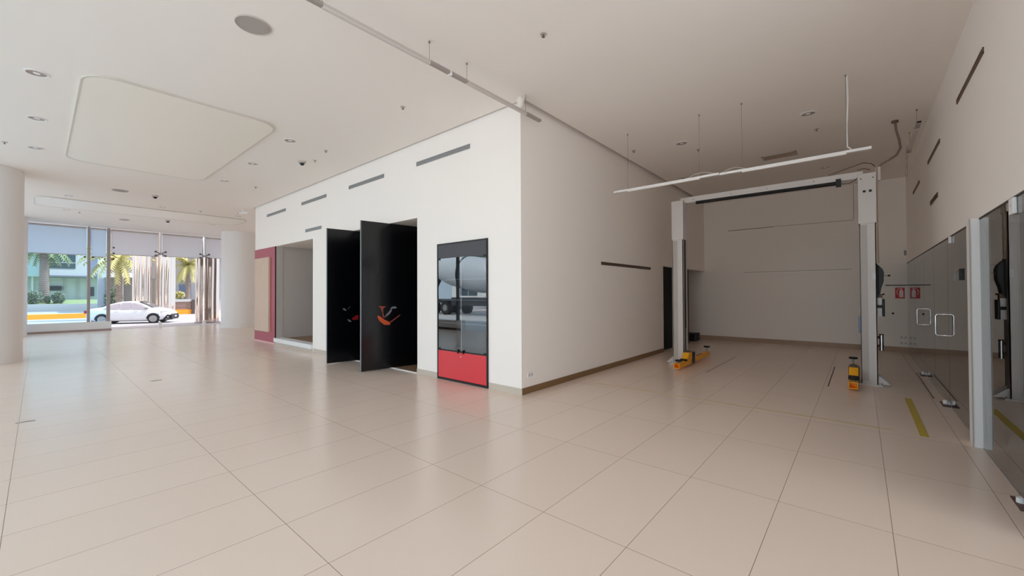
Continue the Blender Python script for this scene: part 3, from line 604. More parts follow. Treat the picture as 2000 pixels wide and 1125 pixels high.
# ------------------------------------------------------------------ the vehicle lift
LIFT = thing('vehicle_lift', 'white two-post vehicle lift with yellow arms standing in the back bay', 'vehicle lift', (-1.4, 8.85, 0))
def L(o): o.location = (1.4, -8.85, 0); return o     # children keep room coordinates
def lift_post(x0, x1, inner):
    """inner = +1 when the carriage opening faces +x"""
    y0, y1 = 8.70, 8.97
    bm = bmesh.new(); tk = 0.012
    bm_box(bm, x0, x1, y0, y0+tk, 0.02, 3.40); bm_box(bm, x0, x1, y1-tk, y1, 0.02, 3.40)
    xo = (x0, x0+tk) if inner > 0 else (x1-tk, x1); bm_box(bm, *xo, y0, y1, 0.02, 3.40)
    xi = x1 if inner > 0 else x0
    for ya, yb in ((y0, y0+0.06), (y1-0.06, y1)): bm_box(bm, xi-tk if inner > 0 else xi, xi if inner > 0 else xi+tk, ya, yb, 0.02, 3.40)
    bm_box(bm, (x0+x1)/2-0.006, (x0+x1)/2+0.006, y0-0.004, y0, 0.05, 2.58)
    p = L(obj('post', bm, M_post, LIFT))
    box('front_channel', x0+0.008, x0+0.095, y0-0.002, y0, 0.06, 2.58, mat('channel_grey', srgb(186, 180, 176), 0.4), p)  # flat darker strip paints the shade of a recess in the post
    c = box('top_cover', x0-0.012, x1+0.012, y0-0.012, y1+0.012, 2.60, 3.41, M_post, p, bevel=0.004)
    bm = bmesh.new(); xs = (x0+x1)/2
    for dx in (-0.035, 0.04): bm_cyl(bm, (xs+dx, y0-0.016, 3.12), (xs+dx, y0-0.011, 3.12), 0.020, n=16)
    for dx in (-0.075, 0.075): bm_cyl(bm, (xs+dx, y0-0.016, 3.33), (xs+dx, y0-0.011, 3.33), 0.009, n=12)
    if inner < 0: obj('cover_hole', bm, M_blackm, p)
    else: bm.free()
    box('base_plate', x0-0.06, x1+0.06, y0-0.05, y1+0.10, 0.0, 0.02, M_post, p)
    bm = bmesh.new(); s = -inner; xe = x0 if s < 0 else x1
    bm_poly(bm, [(xe, y1-0.10, 0.02), (xe+s*0.16, y1-0.10, 0.02), (xe+s*0.02, y1-0.10, 0.17), (xe, y1-0.10, 0.17)], (0, 0.012, 0)); bm_poly(bm, [(xe, y0+0.03, 0.02), (xe+s*0.16, y0+0.03, 0.02), (xe+s*0.02, y0+0.03, 0.15), (xe, y0+0.03, 0.15)], (0, 0.012, 0))
    obj('brace', bm, M_post, p)
    xa, xb = (x0+0.02, x1-0.016) if inner > 0 else (x0+0.016, x1-0.02)
    box('carriage', xa, xb, y0+0.02, y1-0.02, 0.05, 0.75, mat('carriage_steel', srgb(70, 68, 68), 0.4, metal=0.4), p)
    box('channel_strip', xi-0.02 if inner > 0 else xi+0.004, xi-0.004 if inner > 0 else xi+0.02, y0+0.065, y1-0.065, 0.75, 3.3, M_blackm, p)
    for k, (bx, by) in enumerate(((x0-0.04, y0-0.03), (x1+0.04, y0-0.03), (x0-0.04, y1+0.07), (x1+0.04, y1+0.07))): cyl('anchor_bolt', (bx, by, 0.02), (bx, by, 0.05), 0.012, M_grille, p, n=8)
    return p
pl = lift_post(-3.0, -2.79, 1); pr = lift_post(-0.005, 0.195, -1)
bm = bmesh.new()
bm_box(bm, -2.86, 0.05, 8.79, 8.89, 3.44, 3.47); bm_box(bm, -2.86, 0.05, 8.785, 8.797, 3.365, 3.475); bm_box(bm, -2.86, 0.05, 8.883, 8.895, 3.365, 3.475)
beam = L(obj('crossbeam', bm, M_post, LIFT))
for X in (-2.60, -1.9, -1.3, -0.6): cyl('beam_bolt', (X, 8.780, 3.42), (X, 8.785, 3.42), 0.008, M_grilled, beam, n=10)
bar = L(cyl('safety_bar', (-2.55, 8.80, 3.345), (-0.29, 8.80, 3.335), 0.033, M_rubber, LIFT))
sw = box('bar_switch', -0.30, -0.23, 8.76, 8.83, 3.27, 3.40, M_blackm, bar, bevel=0.005)
bm = bmesh.new(); bm_tube(bm, [(-0.23, 8.79, 3.31), (-0.12, 8.79, 3.31), (-0.05, 8.79, 3.34), (-0.01, 8.79, 3.40)], 0.006, 8); obj('switch_cable', bm, M_grilled, bar)
for X in (-2.5, -0.45): box('bar_hanger', X-0.01, X+0.01, 8.795, 8.805, 3.36, 3.45, M_grille, bar)
# control unit on the outer side of the right post
cu = L(box('side_plate', 0.195, 0.212, 8.80, 8.92, 1.40, 1.95, M_blackm, LIFT))
bm = bmesh.new(); bm_poly(bm, [(0.215, 8.78, 1.93), (0.27, 8.78, 1.86), (0.285, 8.78, 1.80), (0.28, 8.78, 1.66), (0.25, 8.78, 1.55), (0.235, 8.78, 1.44), (0.215, 8.78, 1.44)], (0, 0.2, 0)); mo = L(obj('motor', bm, M_blackm, LIFT, bevel=0.006))
cyl('lever', (0.28, 8.85, 1.755), (0.335, 8.85, 1.755), 0.005, M_grille, mo, n=8); bm = bmesh.new(); bmesh.ops.create_icosphere(bm, subdivisions=2, radius=0.017, matrix=Matrix.Translation((0.345, 8.85, 1.755))); obj('lever_knob', bm, M_blackm, mo, smooth=True)
vb = L(box('valve_block', 0.215, 0.262, 8.80, 8.90, 1.36, 1.46, M_grilleb, LIFT, bevel=0.006)); cyl('valve_knob', (0.262, 8.85, 1.45), (0.29, 8.85, 1.46), 0.012, M_blackm, vb, n=12)
cb = L(box('control_box', 0.197, 0.258, 8.79, 8.90, 1.28, 1.40, M_white, LIFT, bevel=0.008)); L(box('control_box', 0.197, 0.255, 8.79, 8.90, 1.10, 1.235, M_white, LIFT, bevel=0.004)); L(box('tank', 0.256, 0.29, 8.78, 8.92, 1.10, 1.38, M_blackm, LIFT, bevel=0.01))
L(box('control_bridge', 0.20, 0.256, 8.80, 8.90, 1.235, 1.28, M_blackm, LIFT))
oc = L(cyl('steel_canister', (0.245, 8.85, 0.55), (0.245, 8.85, 0.81), 0.026, M_chrome, LIFT)); bm = bmesh.new(); bm_cyl(bm, (0.245, 8.85, 0.80), (0.245, 8.85, 0.815), 0.029); bm_box(bm, 0.195, 0.225, 8.84, 8.86, 0.60, 0.64); bm_box(bm, 0.195, 0.225, 8.84, 8.86, 0.74, 0.78); obj('canister_clamp', bm, M_brdoor, oc)
L(box('paper_label', 0.145, 0.185, 8.698, 8.6995, 1.69, 1.80, mat('label_pale', srgb(222, 226, 232), 0.5), LIFT)); L(box('blue_tag', -0.035, -0.006, 8.70, 8.73, 0.83, 1.10, mat('blue_tag', srgb(120, 140, 168), 0.5), LIFT))
bm = bmesh.new(); bm_cyl(bm, (0.205, 8.66, 0.05), (0.205, 8.66, 3.45), 0.0, n=3) if False else bm_tube(bm, [(0.215, 8.72, 3.52), (0.218, 8.72, 2.5), (0.218, 8.72, 1.95)], 0.010, 8); L(obj('cable_duct', bm, M_tan, LIFT, smooth=True))
jb = L(box('junction_box', 0.20, 0.262, 8.74, 8.86, 3.28, 3.50, M_post, LIFT, bevel=0.006))
bm = bmesh.new(); P = [(0.46, 9.2, 4.31), (0.47, 9.15, 4.15), (0.50, 9.05, 3.95), (0.51, 8.98, 3.80), (0.46, 8.90, 3.68), (0.36, 8.84, 3.60), (0.27, 8.80, 3.54), (0.23, 8.80, 3.49)]
bm_tube(bm, P, 0.017, 10); ho = L(obj('flexible_conduit', bm, mat('conduit_grey', srgb(126, 112, 104), 0.5), LIFT, smooth=True)); cyl('ceiling_flange', (0.46, 9.2, 4.29), (0.46, 9.2, 4.319), 0.045, M_grilleb, ho)
bm = bmesh.new(); bm_tube(bm, [(0.22, 8.80, 3.50), (0.15, 8.80, 3.58), (0.05, 8.80, 3.61), (-0.1, 8.80, 3.57), (-0.4, 8.80, 3.49)], 0.007, 8); bm_tube(bm, [(-0.02, 8.78, 3.50), (0.06, 8.77, 3.51), (0.14, 8.76, 3.47)], 0.007, 8); L(obj('hydraulic_hose', bm, M_grilleb, LIFT, smooth=True))
def lift_arm(cx, s):
    """s=+1: arms lie to +x of the left post; s=-1 mirrored at the right post"""
    a = bmesh.new(); xa = cx
    def tube(bm, x0, x1, y0, y1, z0, z1, t=0.012):
        bm_box(bm, x0, x1, y0, y1, z0, z0+t); bm_box(bm, x0, x1, y0, y1, z1-t, z1); bm_box(bm, x0, x0+t, y0, y1, z0+t, z1-t); bm_box(bm, x1-t, x1, y0, y1, z0+t, z1-t)
    tube(a, xa-0.055, xa+0.055, 8.02, 8.78, 0.03, 0.13); bm_box(a, xa-0.04, xa+0.04, 8.16, 8.17, 0.045, 0.115)
    arm = L(obj('front_arm', a, M_yellow, LIFT, bevel=0.003)); 
    cyl('pad_stem', (xa, 8.13, 0.13), (xa, 8.13, 0.155), 0.022, M_grille, arm); cyl('lift_pad', (xa, 8.13, 0.155), (xa, 8.13, 0.185), 0.062, M_rubber, arm)
    b = bmesh.new(); bm_poly(b, [(xa-0.06, 8.45, 0.13), (xa-0.06, 8.78, 0.13), (xa-0.06, 8.78, 0.27), (xa-0.06, 8.60, 0.27)], (0.12, 0, 0)); g = obj('arm_guard', b, M_yellow, arm, bevel=0.005)
    box('guard_strap', xa-0.064, xa+0.064, 8.40, 8.46, 0.125, 0.165, M_rubber, arm)
    box('guard_cap', xa-0.05, xa+0.05, 8.66, 8.76, 0.27, 0.30, M_grilled, arm)
    h = L(box('arm_pivot', xa-0.07, xa+0.07, 8.79, 8.95, 0.03, 0.26, mat('pivot_dark', srgb(32, 34, 42), 0.45), LIFT, bevel=0.01))
    c = bmesh.new(); rx = xa+s*0.02
    tube(c, rx-0.045, rx+0.045, 8.95, 10.05, 0.05, 0.14); r = L(obj('rear_arm', c, M_yellow, LIFT, bevel=0.003))
    box('arm_slot', rx-0.02, rx+0.02, 9.2, 9.6, 0.1405, 0.143, M_grilleb, r)
    cyl('pad_stem', (rx, 9.98, 0.14), (rx, 9.98, 0.24), 0.018, M_grille, r); cyl('lift_pad', (rx, 9.98, 0.24), (rx, 9.98, 0.27), 0.065, M_rubber, r)
lift_arm(-2.71, 1); lift_arm(-0.10, -1)

# ------------------------------------------------------------------ outside: ground
M_front = mat('front_street', srgb(206, 204, 203), 0.9, noise=0.05, nscale=1.5); M_road = mat('asphalt', srgb(182, 180, 184), 0.9, noise=0.06, nscale=1.5); M_pave = mat('pink_paving', srgb(216, 198, 192), 0.8, noise=0.04, nscale=2)
M_grass = mat('lawn_green', srgb(150, 166, 118), 0.9, noise=0.25, nscale=3); M_kerbw = mat('kerb_concrete', srgb(196, 194, 192), 0.85); M_kerby = mat('kerb_yellow', srgb(250, 166, 40), 0.7)
M_conc = mat('facade_concrete', srgb(206, 204, 206), 0.8, noise=0.04, nscale=1)
struct(box('trim_13', -28.0, -24.35, -30.0, 20.0, -0.6, -0.05, M_pave), 'pink paving outside the street windows')
struct(box('trim_14', -120.0, -28.0, -60.0, 80.0, -0.7, -0.42, M_road), 'pale street surface')
struct(box('trim_15', -24.35, 30.0, -60.0, -2.2, -0.6, -0.10, M_front), 'street surface in front of the building')
tag(box('yellow_kerb', -49.2, -48.6, -12.0, 5.5, -0.42, -0.03, M_kerby), 'yellow painted kerb across the street', 'kerb')
t = thing('street_planter', 'striped brown concrete planter with orange base behind the car', 'planter', (-50.3, 9.35, -0.42))
box('base', -0.5, 0.5, -1.3, 0.5, 0.0, 0.45, M_kerby, t)
M_pb = mat('planter_brown', srgb(150, 116, 104), 0.8)
for k in range(3): box('course', -0.45, 0.45, -1.25, 0.45, 0.45+k*0.27, 0.66+k*0.27, M_pb, t)
box('rim', -0.5, 0.5, -1.3, 0.5, 1.2, 1.45, M_kerbw, t); box('end_post', 0.3, 0.6, 0.45, 0.7, 0.0, 1.4, mat('planter_post', srgb(90, 74, 70), 0.8), t)
bm = bmesh.new()
bm_poly(bm, [(-72, -30, -0.42), (-72, -30, 0.40), (-78, -30, 0.85), (-95, -30, 0.85), (-95, -30, -0.42)], (0, 60, 0)); struct(obj('trim_16', bm, M_grass), 'lawn bank across the street')
struct(box('trim_17', -72.2, -71.9, -30, 30, -0.42, 0.42, M_kerbw), 'low grey retaining edge of the lawn')

# car
def build_car():
    t = thing('car', 'silver white saloon car parked on the street outside', 'car', (-37.3, 4.25, -0.42))
    t.rotation_euler = (0, 0, math.radians(90-27))
    paint = mat('car_paint', srgb(236, 234, 236), 0.25, coat=0.5); gl = mat('car_glass', srgb(70, 58, 60), 0.08); blk = M_blackm
    # stations along x (front +x): x, z bottom, z belt, z roof (None on bonnet/boot), half width
    ST = [(-2.20, 0.36, 0.78, 0.84, 0.62), (-2.12, 0.26, 0.86, 0.98, 0.76), (-1.75, 0.22, 0.92, 1.05, 0.83), (-1.45, 0.22, 0.93, 1.10, 0.845), (-0.95, 0.21, 0.93, 1.36, 0.85), (-0.45, 0.20, 0.92, 1.455, 0.85),
          (0.0, 0.20, 0.91, 1.475, 0.85), (0.35, 0.20, 0.90, 1.45, 0.85), (0.75, 0.20, 0.89, 1.32, 0.85), (1.25, 0.21, 0.88, 1.02, 0.845), (1.65, 0.22, 0.84, 0.96, 0.82), (1.95, 0.24, 0.76, 0.87, 0.76), (2.12, 0.28, 0.66, 0.76, 0.66), (2.20, 0.34, 0.56, 0.62, 0.52)]
    bm = bmesh.new(); R = []
    for x, zb, zt, zr, w in ST:
        tall = zr-zt > 0.2; wr = w*(0.70 if tall else 0.88)
        half = [(0, zb), (w*0.85, zb), (w*0.97, zb+0.10), (w, (zb+zt)/2), (w*0.985, zt-0.04), (w*0.95, zt), (wr, zr-0.05), (wr*0.8, zr-0.005), (0, zr+0.01)]
        ring = [bm.verts.new((x, y, z)) for y, z in half]+[bm.verts.new((x, -y, z)) for y, z in half[-2:0:-1]]
        R.append(ring)
    n = len(R[0])
    for A, B in zip(R, R[1:]):
        for k in range(n): bm.faces.new((A[k], A[(k+1) % n], B[(k+1) % n], B[k]))
    bm.faces.new(R[0][::-1]); bm.faces.new(R[-1]); obj('body', bm, paint, t, smooth=True)
    off = 0.012
    for s in (1, -1):
        sw_ = bmesh.new()
        def wq(pts):
            bm_poly(sw_, [(x, s*(y+off), z) for x, y, z in pts], (0, s*0.004, 0))
        wq([(-0.42, 0.80, 0.95), (0.10, 0.80, 0.94), (0.10, 0.635, 1.38), (-0.40, 0.645, 1.36)]); wq([(-1.30, 0.80, 0.98), (-0.48, 0.80, 0.95), (-0.46, 0.645, 1.35), (-0.86, 0.66, 1.28)]); wq([(0.15, 0.80, 0.94), (1.02, 0.80, 0.96), (0.62, 0.64, 1.28), (0.15, 0.635, 1.38)])
        obj('side_window', sw_, mat('side_glass', srgb(186, 176, 180), 0.1), t)
        m_ = bmesh.new(); bm_box(m_, 0.86, 1.04, s*0.86-0.06*1, s*0.86+0.09*(1 if s > 0 else -1) if False else s*0.86+0.06, 0.93, 1.06); obj('wing_mirror', m_, mat('mirror_grey', srgb(150, 150, 152), 0.3), t, bevel=0.02)
        hl = bmesh.new(); bm_poly(hl, [(2.17, s*0.46, 0.60), (1.70, s*0.80, 0.70), (1.62, s*0.82, 0.79), (1.95, s*0.72, 0.79), (2.14, s*0.52, 0.68)], (0.03, s*0.02, 0.0)); obj('headlight', hl, mat('headlight_glass', srgb(200, 198, 198), 0.15), t)
        tl = bmesh.new(); bm_box(tl, -2.2, -2.02, s*0.74-0.09, s*0.74+0.09, 0.72, 0.90); obj('tail_light', tl, mat('tail_red', srgb(170, 20, 24), 0.3), t)
        for X in (-1.33, 1.30):
            wl = bmesh.new(); bm_cyl(wl, (X, s*0.68, 0.31), (X, s*0.862, 0.31), 0.31, n=32); tyre = obj('wheel', wl, M_rubber, t, smooth=True)
            rm = bmesh.new(); bm_cyl(rm, (X, s*0.85, 0.31), (X, s*0.868, 0.31), 0.065, n=14)
            for k in range(10):
                a = 2*PI*k/10; bm_cyl(rm, (X, s*0.868, 0.31), (X+0.20*math.cos(a), s*0.868, 0.31+0.20*math.sin(a)), 0.022, n=6)
            bm_cyl(rm, (X, s*0.855, 0.31), (X, s*0.866, 0.31), 0.215, n=28); obj('rim', rm, M_alu, tyre)
            ar = bmesh.new(); pts = []
            for k in range(13): a = PI*k/12; pts.append((X+0.37*math.cos(a), 0, 0.31+0.37*math.sin(a)))
            bm_poly(ar, [(p[0], s*0.845, p[2]) for p in pts], (0, s*0.010, 0)); obj('wheel_arch', ar, blk, t)
        for X in (-0.60, 0.38):
            h_ = bmesh.new(); bm_box(h_, X-0.09, X+0.09, s*0.855-0.015, s*0.855+0.015, 0.80, 0.83); obj('door_handle', h_, paint, t)
    ws = bmesh.new(); bm_poly(ws, [(1.22, -0.68, 1.045), (1.22, 0.68, 1.045), (0.45, 0.53, 1.455), (0.45, -0.53, 1.455)], (0.012, 0, 0.022)); obj('windscreen', ws, gl, t)
    rw = bmesh.new(); bm_poly(rw, [(-1.42, -0.66, 1.12), (-1.42, 0.66, 1.12), (-0.80, 0.53, 1.42), (-0.80, -0.53, 1.42)], (-0.012, 0, 0.022)); obj('rear_window', rw, gl, t)
    g_ = bmesh.new(); bm_poly(g_, [(2.20, -0.56, 0.60), (2.20, 0.56, 0.60), (2.215, 0.66, 0.40), (2.19, 0.58, 0.24), (2.19, -0.58, 0.24), (2.215, -0.66, 0.40)], (0.03, 0, 0)); obj('grille', g_, blk, t)
    for s in (1, -1):
        fb = bmesh.new(); bm_poly(fb, [(2.02, s*0.735, 0.56), (2.22, s*0.50, 0.52), (2.22, s*0.5, 0.28), (1.80, s*0.80, 0.26)], (0.02, s*0.02, 0)); obj('bumper_insert', fb, blk, t)
        fg = bmesh.new(); bm_cyl(fg, (2.03, s*0.73, 0.40), (2.07, s*0.76, 0.40), 0.05, n=14); obj('fog_light', fg, M_alu, t)
    pt = bmesh.new(); bm_box(pt, 2.25, 2.262, -0.16, 0.16, 0.40, 0.48); obj('number_plate', pt, M_white, t)
    sh = bmesh.new(); bm_box(sh, -1.9, 1.9, -0.7, 0.7, 0.16, 0.30); obj('underbody', sh, blk, t)
build_car()

# polished steel columns outside
def steel_column(x, y, r, z0, h, label, flute=14, amp=0.10):
    bm = bmesh.new(); n = 160; rings = []
    for zi in range(0, 9):
        z = h*zi/8; ring = []
        for k in range(n):
            a = 2*PI*k/n; rr = r*(1+amp*0.5*math.sin(flute*a+0.4*math.sin(zi*0.8))); ring.append(bm.verts.new((rr*math.cos(a), rr*math.sin(a), z)))
        rings.append(ring)
    for A, B in zip(rings, rings[1:]):
        for k in range(n): bm.faces.new((A[k], A[(k+1) % n], B[(k+1) % n], B[k]))
    bm.faces.new(rings[0][::-1]); bm.faces.new(rings[-1])
    t = thing('steel_column', label, 'column', (x, y, z0), 'polished steel columns outside')
    obj('shaft', bm, mat('rippled_steel', srgb(226, 212, 202), 0.06, metal=1.0), t, smooth=True)
    bm = bmesh.new(); bm_lathe(bm, [(0, 0), (r*1.15, 0), (r*1.15, 0.06), (0, 0.06)], 40); obj('base_ring', bm, M_alu, t)
steel_column(-27.2, 6.05, 0.50, -0.05, 4.44, 'rippled polished steel column just outside, beside the far white column', 12, 0.12)
steel_column(-43.0, 5.35, 0.55, -0.42, 8.0, 'rippled polished steel column behind the roof of the car', 10, 0.14)
steel_column(-43.0, 6.75, 0.62, -0.42, 8.0, 'rippled polished steel column behind the bonnet of the car', 8, 0.16)

# building across the street
B = thing('street_building', 'pale concrete building with shop glass across the street, behind the palm', 'building', (-80, 0, 0.85))
def bb(name, x0, x1, y0, y1, z0, z1, m, p=None): 
    o = box(name, x0, x1, y0, y1, z0-0.85, z1-0.85, m, p or B); return o
bb('shop_wall', -6, -3.0, -14, 9.5, 0.85, 4.3, mat('teal_shop_wall', srgb(226, 232, 232), 0.7, noise=0.10, nscale=1.2))
bb('upper_storey', -6, 0, 0.2, 4.4, 4.0, 12.0, M_conc); bb('left_storey', -6, -1, -14, 0.2, 3.9, 12.0, mat('pale_teal', srgb(190, 214, 216), 0.6)); bb('right_storey', -6, -1.2, 4.4, 8.6, 3.9, 12.0, mat('grey_blue_wall', srgb(140, 144, 166), 0.7))
wf = bb('window', 0.0, 0.06, 0.8, 3.25, 5.0, 7.1, mat('far_window', srgb(70, 84, 92), 0.2)); bb('window_bar', 0.06, 0.10, 0.8, 3.25, 5.72, 5.80, M_conc, wf)
bb('slab_edge', -6, 0.3, 0.2, 5.4, 3.85, 4.05, mat('slab_grey', srgb(120, 124, 132), 0.7))
for k, y in enumerate((0.9, 2.35, 3.6, 4.6, 5.9)): bb('shop_mullion', -3.0, -2.8, y-0.06, y+0.06, 0.85, 3.9, M_conc)
for k, y in enumerate((-1.2, -0.5, 0.2)): bb('white_fin', -2.9, -2.4, y-0.1, y+0.1, 0.85, 7.5, M_white)
bb('dark_sign', -2.8, -2.7, 1.0, 2.1, 2.1, 2.7, mat('sign_dark', srgb(60, 68, 80), 0.5)); bb('poster', -2.8, -2.7, 4.7, 5.2, 1.3, 2.6, mat('poster_dark', srgb(80, 80, 100), 0.5))
G = thing('garage_building', 'pale pavilion with white canopy and grey screens behind the car', 'building', (-64, 8, -0.42))
def gb(name, x0, x1, y0, y1, z0, z1, m): return box(name, x0, x1, y0-8, y1-8, z0+0.42, z1+0.42, m, G)
gb('canopy', -4, 1.5, 4.9, 7.6, 3.45, 3.95, M_white); gb('screen_wall', -1.2, -1.0, 4.9, 11.0, -0.42, 3.45, mat('screen_grey', srgb(150, 146, 140), 0.8, noise=0.1, nscale=2))
for y in (5.9, 6.4): gb('screen_post', -1.0, -0.8, y-0.06, y+0.06, -0.42, 3.45, M_conc)
gb('back_wall', -5, -4.6, 4.6, 22, -0.42, 9.0, M_conc); gb('blue_door', -4.6, -4.5, 12.2, 13.4, 0.6, 3.6, mat('door_blue', srgb(120, 136, 168), 0.6)); gb('dark_door', -4.6, -4.5, 9.2, 10.4, 0.6, 3.2, mat('door_grey', srgb(96, 100, 104), 0.6))
gb('soffit', -5, 2.0, 8.0, 22, 7.2, 7.6, M_tan)

# plants
def leaf_cloud(bm, c, R, n, s, flat=1.0):
    for _ in range(n):
        d = Vector((random.gauss(0, 1), random.gauss(0, 1), random.gauss(0, 1))).normalized()*(random.random()**0.4)
        p = Vector(c)+Vector((d.x*R[0], d.y*R[1], d.z*R[2]))
        u = Vector((random.gauss(0, 1), random.gauss(0, 1), random.gauss(0, flat))).normalized(); w = u.cross(Vector((random.random(), random.random(), random.random()))).normalized()
        a = s*random.uniform(0.6, 1.2)
        bm.faces.new([bm.verts.new(q) for q in (p-u*a, p+w*a*0.45, p+u*a, p-w*a*0.45)])
M_leaf = mat('leaf_green', srgb(140, 154, 112), 0.7, noise=0.3, nscale=6); M_leafd = mat('leaf_dark', srgb(120, 134, 114), 0.7, noise=0.3, nscale=5); M_leafy = mat('leaf_yellow_green', srgb(196, 190, 128), 0.7, noise=0.25, nscale=4)
M_trunk = mat('palm_trunk', srgb(150, 134, 124), 0.9, noise=0.25, nscale=6)
def shrub(x, y, z, r, h, label, m=M_leafd, group='street shrubs'):
    t = thing('shrub', label, 'shrub', (x, y, z), group)
    bm = bmesh.new(); leaf_cloud(bm, (0, 0, h*0.5), (r, r, h*0.55), 900, 0.14); obj('foliage', bm, m, t)
    bm = bmesh.new()
    for k in range(5): a = k*1.25; bm_cyl(bm, (0, 0, -0.02), (r*0.5*math.cos(a), r*0.5*math.sin(a), h*0.7), 0.04, 0.015, n=6)
    obj('stems', bm, M_trunk, t)
shrub(-73.0, -0.3, 0.47, 0.75, 1.5, 'round shrub on the lawn left of the palm trunk'); shrub(-73.0, 1.6, 0.47, 0.6, 1.35, 'round shrub on the lawn right of the palm trunk'); shrub(-73.0, 0.74, 0.48, 0.2, 0.9, 'small shrub right in front of the palm trunk')
shrub(-62, 5.35, -0.42, 0.8, 2.8, 'dark bushy shrub behind the wider window post'); shrub(-50.3, 8.95, 1.14, 0.42, 0.6, 'low shrub growing in the striped street planter', M_leafy)
def palm(x, y, z, h, r, label, m=M_leaf, nf=34, fl=3.2, group='palms across the street'):
    t = thing('palm_tree', label, 'palm tree', (x, y, z), group)
    bm = bmesh.new(); prof = []; nn = int(h/0.22)
    for k in range(nn): prof += [(r*(1.0-0.12*k/nn), h*k/nn), (r*(1.12-0.12*k/nn), h*(k+0.8)/nn)]
    bm_lathe(bm, [(0, 0)]+prof+[(0, h)], 20); obj('trunk', bm, M_trunk, t)
    bm = bmesh.new()
    for k in range(nf):
        a = 2*PI*k/nf+random.uniform(-0.1, 0.1); el = random.uniform(-0.5, 1.1); p = Vector((0, 0, h)); d = Vector((math.cos(a)*math.cos(el), math.sin(a)*math.cos(el), math.sin(el))); side = Vector((-math.sin(a), math.cos(a), 0))
        for j in range(12):
            q = p+d*fl/12
            for sgn in (-1, 1):
                tip = p+side*sgn*0.55*(1-0.05*j)+d*0.25+Vector((0, 0, -0.25)); bm.faces.new([bm.verts.new(v) for v in (p, q, tip)])
            w_ = side*0.02; bm.faces.new([bm.verts.new(v) for v in (p-w_, p+w_, q+w_, q-w_)])
            p = q; d = (d+Vector((0, 0, -0.13))).normalized()
    obj('fronds', bm, m, t)
palm(-74.5, 0.48, 0.57, 6.9, 0.41, 'palm tree with ringed trunk behind the left street window'); palm(-56.5, 5.3, -0.42, 5.4, 0.22, 'yellowish palm behind the polished steel columns', M_leafy); palm(-57, 10.9, -0.42, 5.2, 0.2, 'yellowish palm above the striped street planter', M_leafy, 30, 2.6)
def tree(x, y, z, h, r, label, m=M_leafd):
    t = thing('street_tree', label, 'tree', (x, y, z), 'trees across the front street')
    bm = bmesh.new(); leaf_cloud(bm, (0, 0, h*0.7), (r, r, h*0.35), 2500, 0.3); obj('crown', bm, m, t); cyl('trunk', (0, 0, -0.03), (0, 0, h*0.6), 0.2, M_trunk, t, 0.12)
tree(-33, -26, -0.10, 9, 4.0, 'broad green tree behind the concrete mixer truck'); tree(-18, -28, -0.10, 8, 3.5, 'green tree across the front street, right of the mixer truck', M_leaf)
F = thing('office_block', 'pale office block across the front street, seen only reflected', 'building', (-12, -36, -0.1))
box('wall', -40, 40, -4, 0, 0, 10, mat('bright_render', srgb(244, 240, 234), 0.8), F)  # height and white colour chosen to throw daylight into the bay
for k in range(12): wv = box('window', -38+k*6.5, -34+k*6.5, 0, 0.05, 1.2, 5.6, mat('far_window', srgb(70, 84, 92), 0.2), F); box('window_bar', -36.05+k*6.5, -35.95+k*6.5, 0.05, 0.08, 1.2, 5.6, M_conc, wv)

# concrete mixer truck outside the front windows, reflected in the cabinet glass
T = thing('concrete_mixer_truck', 'white concrete mixer truck on the front street, reflected in the cabinet glass', 'truck', (-22.1, -11.8, -0.10))
M_drum = mat('drum_paint', srgb(214, 218, 222), 0.4); M_chas = mat('chassis_dark', srgb(60, 60, 66), 0.6)
prof = [(0, -4.0), (0.62, -4.0), (0.72, -3.8), (1.12, -2.0), (1.28, -0.6), (1.28, 1.4), (1.15, 2.2), (0.8, 2.75), (0, 2.8)]
bm = bmesh.new(); bm_lathe(bm, prof, 48)
Mx = Matrix.Translation((0.0, 0, 3.08)) @ Matrix.Rotation(math.radians(90+8), 4, 'Y')
for v in bm.verts: v.co = Mx @ v.co
dr = obj('drum', bm, M_drum, T, smooth=True)
bm = bmesh.new(); bm_lathe(bm, [(1.285, -0.25), (1.31, -0.25), (1.31, -0.10), (1.285, -0.10)], 48)
for v in bm.verts: v.co = Mx @ v.co
obj('drum_ring', bm, M_chas, dr)
box('chassis', -4.2, 5.0, -0.45, 0.45, 0.85, 1.15, M_chas, T); cabn = box('cab', 3.4, 5.3, -1.15, 1.15, 0.9, 2.9, M_drum, T, bevel=0.12)
box('cab_window', 3.9, 4.9, 1.151, 1.16, 1.9, 2.6, mat('far_window', srgb(70, 84, 92), 0.2), cabn); box('windscreen', 5.3, 5.31, -1.0, 1.0, 1.85, 2.65, mat('far_window', srgb(70, 84, 92), 0.2), cabn)
box('hopper', -4.4, -3.9, -0.5, 0.5, 3.2, 3.9, M_drum, T, bevel=0.05); bm = bmesh.new(); bm_poly(bm, [(-3.6, -0.2, 3.0), (-4.6, -0.2, 1.6), (-4.45, -0.2, 1.5), (-3.4, -0.2, 2.9)], (0, 0.4, 0)); obj('chute', bm, M_chas, T)
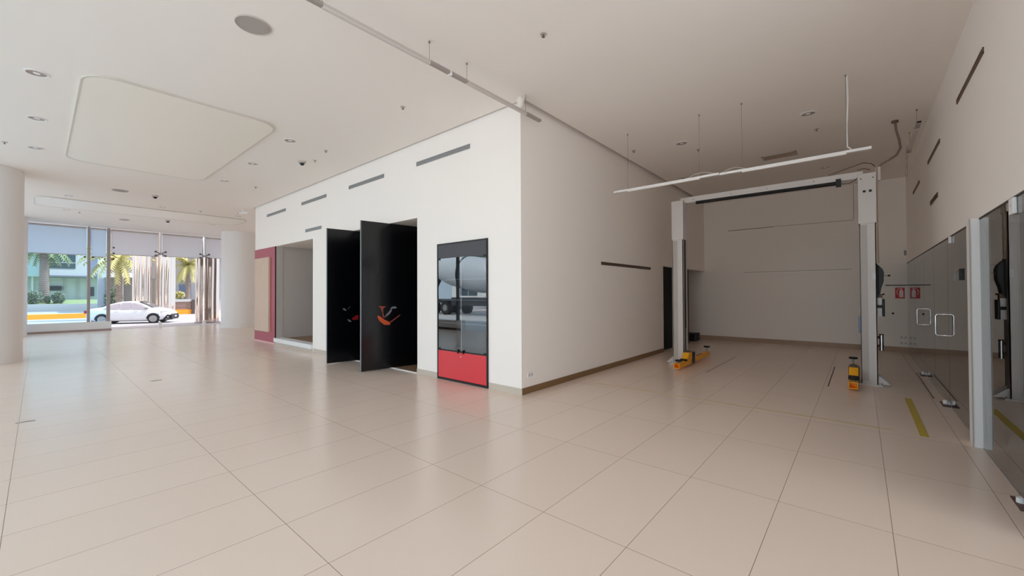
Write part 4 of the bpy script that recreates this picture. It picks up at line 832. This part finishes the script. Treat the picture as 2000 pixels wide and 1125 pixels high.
for X in (-2.9, -1.5, 4.1):
    for s in (-1, 1):
        wl = cyl('wheel', (X, s*0.85, 0.52), (X, s*1.2, 0.52), 0.52, M_rubber, T); cyl('hub', (X, s*1.2, 0.52), (X, s*1.22, 0.52), 0.25, M_alu, wl)
box('side_guard', -0.9, 2.6, 1.0, 1.1, 0.7, 1.3, M_chas, T); box('fender', -3.6, -0.8, 0.8, 1.2, 1.1, 1.18, M_chas, T)

# flat coloured marks on the black doors (room coordinates measured on each leaf face)
def door_marks(t, items):
    for nm, m, pts in items: mark_poly(nm, pts, m, t, 0.0222)
door_marks(t2, [
    ('printed_mark', M_or, [(-0.373, 1.072), (-0.32, 1.045), (-0.244, 0.986), (-0.119, 0.922), (-0.124, 0.873), (-0.244, 0.88), (-0.336, 0.958), (-0.381, 1.032)]),
    ('printed_mark', M_rd2, [(-0.373, 1.257), (-0.201, 1.244), (-0.261, 1.21), (-0.269, 1.116), (-0.227, 1.017), (-0.269, 1.027), (-0.286, 1.133), (-0.32, 1.218)]),
    ('printed_mark', M_gr, [(-0.227, 1.025), (-0.133, 1.087), (-0.081, 1.159), (-0.089, 1.192), (0.025, 1.202), (-0.002, 1.239), (-0.072, 1.236), (-0.112, 1.206), (-0.119, 1.168), (-0.21, 1.074)]),
    ('printed_mark', M_rd2, [(-0.133, 0.907), (-0.098, 0.921), (0.105, 1.061), (0.078, 1.066), (-0.02, 1.0), (-0.136, 0.931)])])
door_marks(t1, [
    ('printed_mark', M_rd, [(-0.187, 0.942), (-0.133, 0.907), (-0.033, 0.921), (-0.033, 1.022), (-0.088, 1.015), (-0.142, 0.977)]),
    ('printed_mark', M_gr, [(-0.282, 0.937), (-0.241, 0.885), (-0.192, 0.868), (-0.196, 0.901), (-0.241, 0.93)]),
    ('printed_mark', M_gr, [(-0.382, 1.178), (-0.33, 1.177), (-0.294, 1.14), (-0.303, 1.122), (-0.356, 1.142)]),
    ('printed_mark', M_dark, [(-0.268, 1.157), (-0.253, 1.193), (-0.205, 1.222), (-0.2, 1.21), (-0.241, 1.18), (-0.25, 1.148)])])
